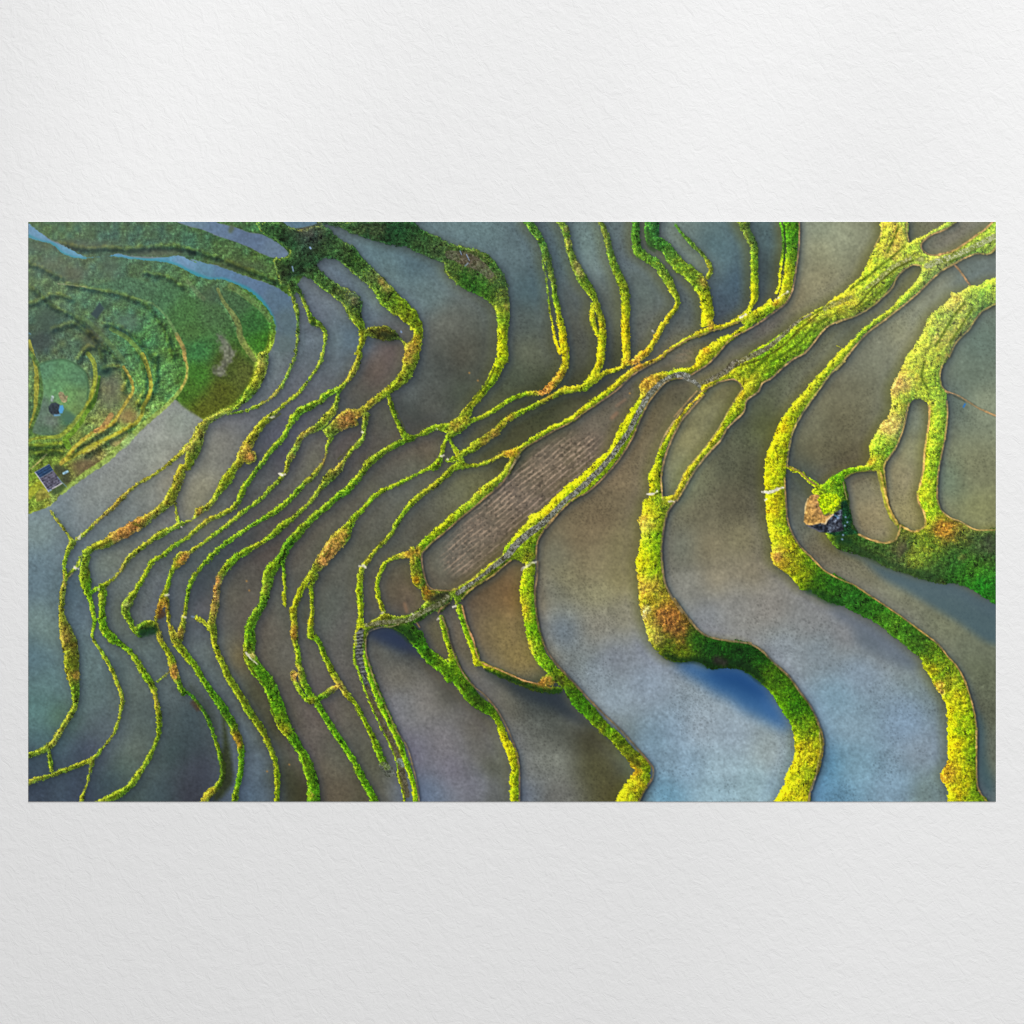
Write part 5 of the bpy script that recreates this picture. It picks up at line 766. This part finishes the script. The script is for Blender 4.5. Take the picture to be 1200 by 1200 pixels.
# morning mist in the pictured valley, upper left and left edge; a little glow upper right
mist = np.clip(1.0 - np.hypot((XX - 20) / 330, (YY - 300) / 260), 0, 1)
img = mix(img, np.array([128, 150, 146], np.float32), 0.22 * mist)
glow = np.clip(1.0 - np.hypot((XX - 1190) / 300, (YY - 330) / 300), 0, 1)
img = mix(img, np.array([206, 204, 150], np.float32), 0.13 * glow)
# the crispness of a photographic print
img = img + 0.16 * (img - np.stack([blur(img[..., c], 11.0) for c in range(3)], -1))
img = img + (0.20 + 0.20 * blur(veg, 1.0))[..., None] * (img - np.stack([blur(img[..., c], 1.1) for c in range(3)], -1))
img = np.clip(img, 4, 252)
s_ = img / 255.0
lin = np.where(s_ <= 0.04045, s_ / 12.92, ((s_ + 0.055) / 1.055)**2.4).astype(np.float32)

# ================================================================ scene
sc = bpy.context.scene
PX = 2.0 / 1134.0                      # metres per picture pixel: the print is 2 m wide
def wx(x): return (x - 600.0) * PX
def wz(y): return (600.0 - y) * PX + 1.5
THICK = 0.002

def link(name, me):
    o = bpy.data.objects.new(name, me); sc.collection.objects.link(o); return o

# ---- the print: one thin sheet with the picture on its face
nv = NX * NY
co = np.empty((nv, 3), np.float32)
co[:, 0] = wx(XX).ravel(); co[:, 1] = -THICK; co[:, 2] = wz(YY).ravel()
idx = np.arange(nv, dtype=np.int32).reshape(NY, NX)
quads = np.stack([idx[:-1, :-1], idx[1:, :-1], idx[1:, 1:], idx[:-1, 1:]], -1).reshape(-1, 4)
# rim of the sheet, back to the wall
loop = np.concatenate([idx[0, :-1], idx[:-1, -1], idx[-1, :0:-1], idx[:0:-1, 0]])
back = co[loop].copy(); back[:, 1] = -0.0002
bi = np.arange(nv, nv + len(loop), dtype=np.int32)
sideq = np.stack([loop, np.roll(loop, -1), np.roll(bi, -1), bi], -1)
co = np.vstack([co, back]); faces = np.vstack([quads, sideq]).astype(np.int32)
me = bpy.data.meshes.new("wall_print")
me.vertices.add(len(co)); me.vertices.foreach_set("co", co.ravel())
me.loops.add(faces.size); me.loops.foreach_set("vertex_index", faces.ravel())
me.polygons.add(len(faces)); me.polygons.foreach_set("loop_start", np.arange(0, faces.size, 4, dtype=np.int32))
mi = np.zeros(len(faces), np.int32); mi[len(quads):] = 1
me.update(calc_edges=True); me.validate()
me.polygons.foreach_set("material_index", mi)
GAIN = 0.97
rgba = np.ones((len(co), 4), np.float32)
rgba[:nv, :3] = np.clip(lin.reshape(-1, 3) * GAIN, 0, 1); rgba[nv:, :3] = 0.8
ca = me.color_attributes.new("ink", 'FLOAT_COLOR', 'POINT')
ca.data.foreach_set("color", rgba.ravel())

def mat(name):
    m = bpy.data.materials.new(name); m.use_nodes = True
    nt = m.node_tree; return m, nt, nt.nodes["Principled BSDF"]
m, nt, b = mat("printed_ink")
at = nt.nodes.new("ShaderNodeVertexColor"); at.layer_name = "ink"
nt.links.new(at.outputs["Color"], b.inputs["Base Color"])
b.inputs["Roughness"].default_value = 0.75; b.inputs["Specular IOR Level"].default_value = 0.08
me.materials.append(m)
m, nt, b = mat("paper_edge")
b.inputs["Base Color"].default_value = (0.82, 0.82, 0.82, 1); b.inputs["Roughness"].default_value = 0.8
me.materials.append(m)
pr = link("wall_print", me)
pr["label"] = "wide unframed print of flooded green rice terraces from above, flat on white plaster wall"
pr["category"] = "wall print"

# ---- the plaster wall: a real slab with trowelled relief
me = bpy.data.meshes.new("wall")
W2, H0, H1, D = 2.6, -0.9, 3.9, 0.12
v = [(-W2, 0, H0), (W2, 0, H0), (W2, 0, H1), (-W2, 0, H1), (-W2, D, H0), (W2, D, H0), (W2, D, H1), (-W2, D, H1)]
f = [(0, 1, 2, 3), (5, 4, 7, 6), (4, 0, 3, 7), (1, 5, 6, 2), (3, 2, 6, 7), (4, 5, 1, 0)]
me.from_pydata(v, [], f); me.update()
m, nt, b = mat("white_plaster")
N, L = nt.nodes, nt.links
tc = N.new("ShaderNodeTexCoord")
def noise(scale, rot, stretch, detail=3, rough_=0.55, dist=0.0):
    mp = N.new("ShaderNodeMapping"); mp.vector_type = 'TEXTURE'; mp.inputs["Rotation"].default_value = (0, math.radians(rot), 0)
    mp.inputs["Scale"].default_value = stretch
    L.new(tc.outputs["Object"], mp.inputs["Vector"])
    nz = N.new("ShaderNodeTexNoise"); nz.inputs["Scale"].default_value = scale; nz.inputs["Detail"].default_value = detail
    nz.inputs["Roughness"].default_value = rough_; nz.inputs["Distortion"].default_value = dist
    L.new(mp.outputs["Vector"], nz.inputs["Vector"]); return nz
def mth(op, a, b_):
    n = N.new("ShaderNodeMath"); n.operation = op
    for i, q in enumerate((a, b_)):
        if hasattr(q, "links"): L.new(q, n.inputs[i])
        else: n.inputs[i].default_value = q
    return n.outputs[0]
na = noise(50, -42, (1.0, 1, 1.25), 3, 0.62, 0.9)
nb = noise(150, -30, (1.0, 1, 1.15), 2, 0.5, 0.5)
nc = noise(20, -50, (1, 1, 1.5), 2, 0.5)
h = mth('ADD', mth('MULTIPLY', na.outputs["Fac"], 1.0), mth('MULTIPLY', nb.outputs["Fac"], 0.30))
h = mth('ADD', h, mth('MULTIPLY', nc.outputs["Fac"], 0.8))
bp = N.new("ShaderNodeBump"); bp.inputs["Strength"].default_value = 0.46; bp.inputs["Distance"].default_value = 0.004
L.new(h, bp.inputs["Height"]); L.new(bp.outputs["Normal"], b.inputs["Normal"])
b.inputs["Base Color"].default_value = (0.80, 0.80, 0.80, 1)
b.inputs["Roughness"].default_value = 0.9; b.inputs["Specular IOR Level"].default_value = 0.1
me.materials.append(m)
wl = link("wall", me); wl["kind"] = "structure"
wl["label"] = "white plaster wall with fine trowelled texture behind the print"

# ---- light: soft window light from the upper right, plus a pale room
w = bpy.data.worlds.new("World"); sc.world = w; w.use_nodes = True
bg = w.node_tree.nodes["Background"]; bg.inputs["Color"].default_value = (1, 1, 1, 1); bg.inputs["Strength"].default_value = 0.46
def area(name, loc, target, size, energy):
    ld = bpy.data.lights.new(name, 'AREA'); ld.shape = 'RECTANGLE'; ld.size, ld.size_y = size; ld.energy = energy
    o = bpy.data.objects.new(name, ld); sc.collection.objects.link(o); o.location = loc
    from mathutils import Vector
    o.rotation_euler = (Vector(target) - Vector(loc)).to_track_quat('-Z', 'Y').to_euler()
    return o
def spot(name, loc, energy):
    """sunlight through a window with thin curtains: a spot whose strength varies softly across its beam"""
    ld = bpy.data.lights.new(name, 'SPOT'); ld.energy = energy; ld.spot_size = math.radians(70); ld.spot_blend = 0.3; ld.shadow_soft_size = 0.25
    o = bpy.data.objects.new(name, ld); sc.collection.objects.link(o); o.location = loc; o.rotation_euler = (math.radians(90), 0, 0)
    ld.use_nodes = True; nt = ld.node_tree; N, L = nt.nodes, nt.links
    em = next(n for n in N if n.type == 'EMISSION')
    tc = N.new("ShaderNodeTexCoord"); sx = N.new("ShaderNodeSeparateXYZ"); L.new(tc.outputs["Normal"], sx.inputs[0])
    def m(op, a, b_=0.0):
        n = N.new("ShaderNodeMath"); n.operation = op
        for i, q in enumerate((a, b_)):
            if hasattr(q, "links"): L.new(q, n.inputs[i])
            else: n.inputs[i].default_value = q
        return n.outputs[0]
    d = -loc[1]
    xw = m('MULTIPLY', m('DIVIDE', sx.outputs[0], sx.outputs[2]), -d)     # metres across the wall
    zw = m('MULTIPLY', m('DIVIDE', sx.outputs[1], sx.outputs[2]), -d)
    sl = m('SUBTRACT', xw, m('MULTIPLY', zw, 0.19))                       # slanted bands
    def ramp(val, stops):
        r = N.new("ShaderNodeValToRGB"); L.new(val, r.inputs[0]); e = r.color_ramp.elements
        while len(e) < len(stops): e.new(0.5)
        for q, (p_, v_) in zip(e, stops): q.position = p_; q.color = (v_, v_, v_, 1)
        return r.outputs[0]
    def S_(px): return (px - 600 - 114) * PX / 3.2 + 0.5      # picture column at the top edge -> ramp place
    t = m('ADD', m('DIVIDE', sl, 3.2), 0.5)
    A = ramp(t, [(S_(15), .36), (S_(90), .60), (S_(368), .60), (S_(398), .44), (S_(815), .41), (S_(847), .60), (S_(947), .60), (S_(972), .38), (S_(1110), .38), (S_(1140), .53)])
    B = ramp(t, [(S_(1065), .42), (S_(1100), .53)])
    f = N.new("ShaderNodeMapRange"); f.interpolation_type = 'SMOOTHSTEP'; L.new(zw, f.inputs[0])
    f.inputs[1].default_value = -0.5; f.inputs[2].default_value = 0.6
    st = m('ADD', m('MULTIPLY', A, f.outputs[0]), m('MULTIPLY', B, m('SUBTRACT', 1.0, f.outputs[0])))
    L.new(m('MULTIPLY', st, 2.0), em.inputs["Strength"])
    return o
spot("curtain_light", (0.0, -6.0, 1.5), 350)
area("window_light", (2.6, -4.9, 8.6), (0.0, 0, 1.5), (1.4, 1.8), 460)

cam = bpy.data.cameras.new("camera"); co_ = bpy.data.objects.new("camera", cam); sc.collection.objects.link(co_)
DIST = 4.0
co_.location = (0, -DIST - THICK, 1.5); co_.rotation_euler = (math.radians(90), 0, 0)
cam.sensor_width = 36; cam.lens = 36 * DIST / (1200 * PX); cam.clip_end = 100
sc.camera = co_
sc.cycles.filter_width = 1.1
sc.view_settings.view_transform = 'Standard'; sc.view_settings.look = 'None'
sc.view_settings.exposure = 0; sc.view_settings.gamma = 1; sc.view_settings.use_curve_mapping = False
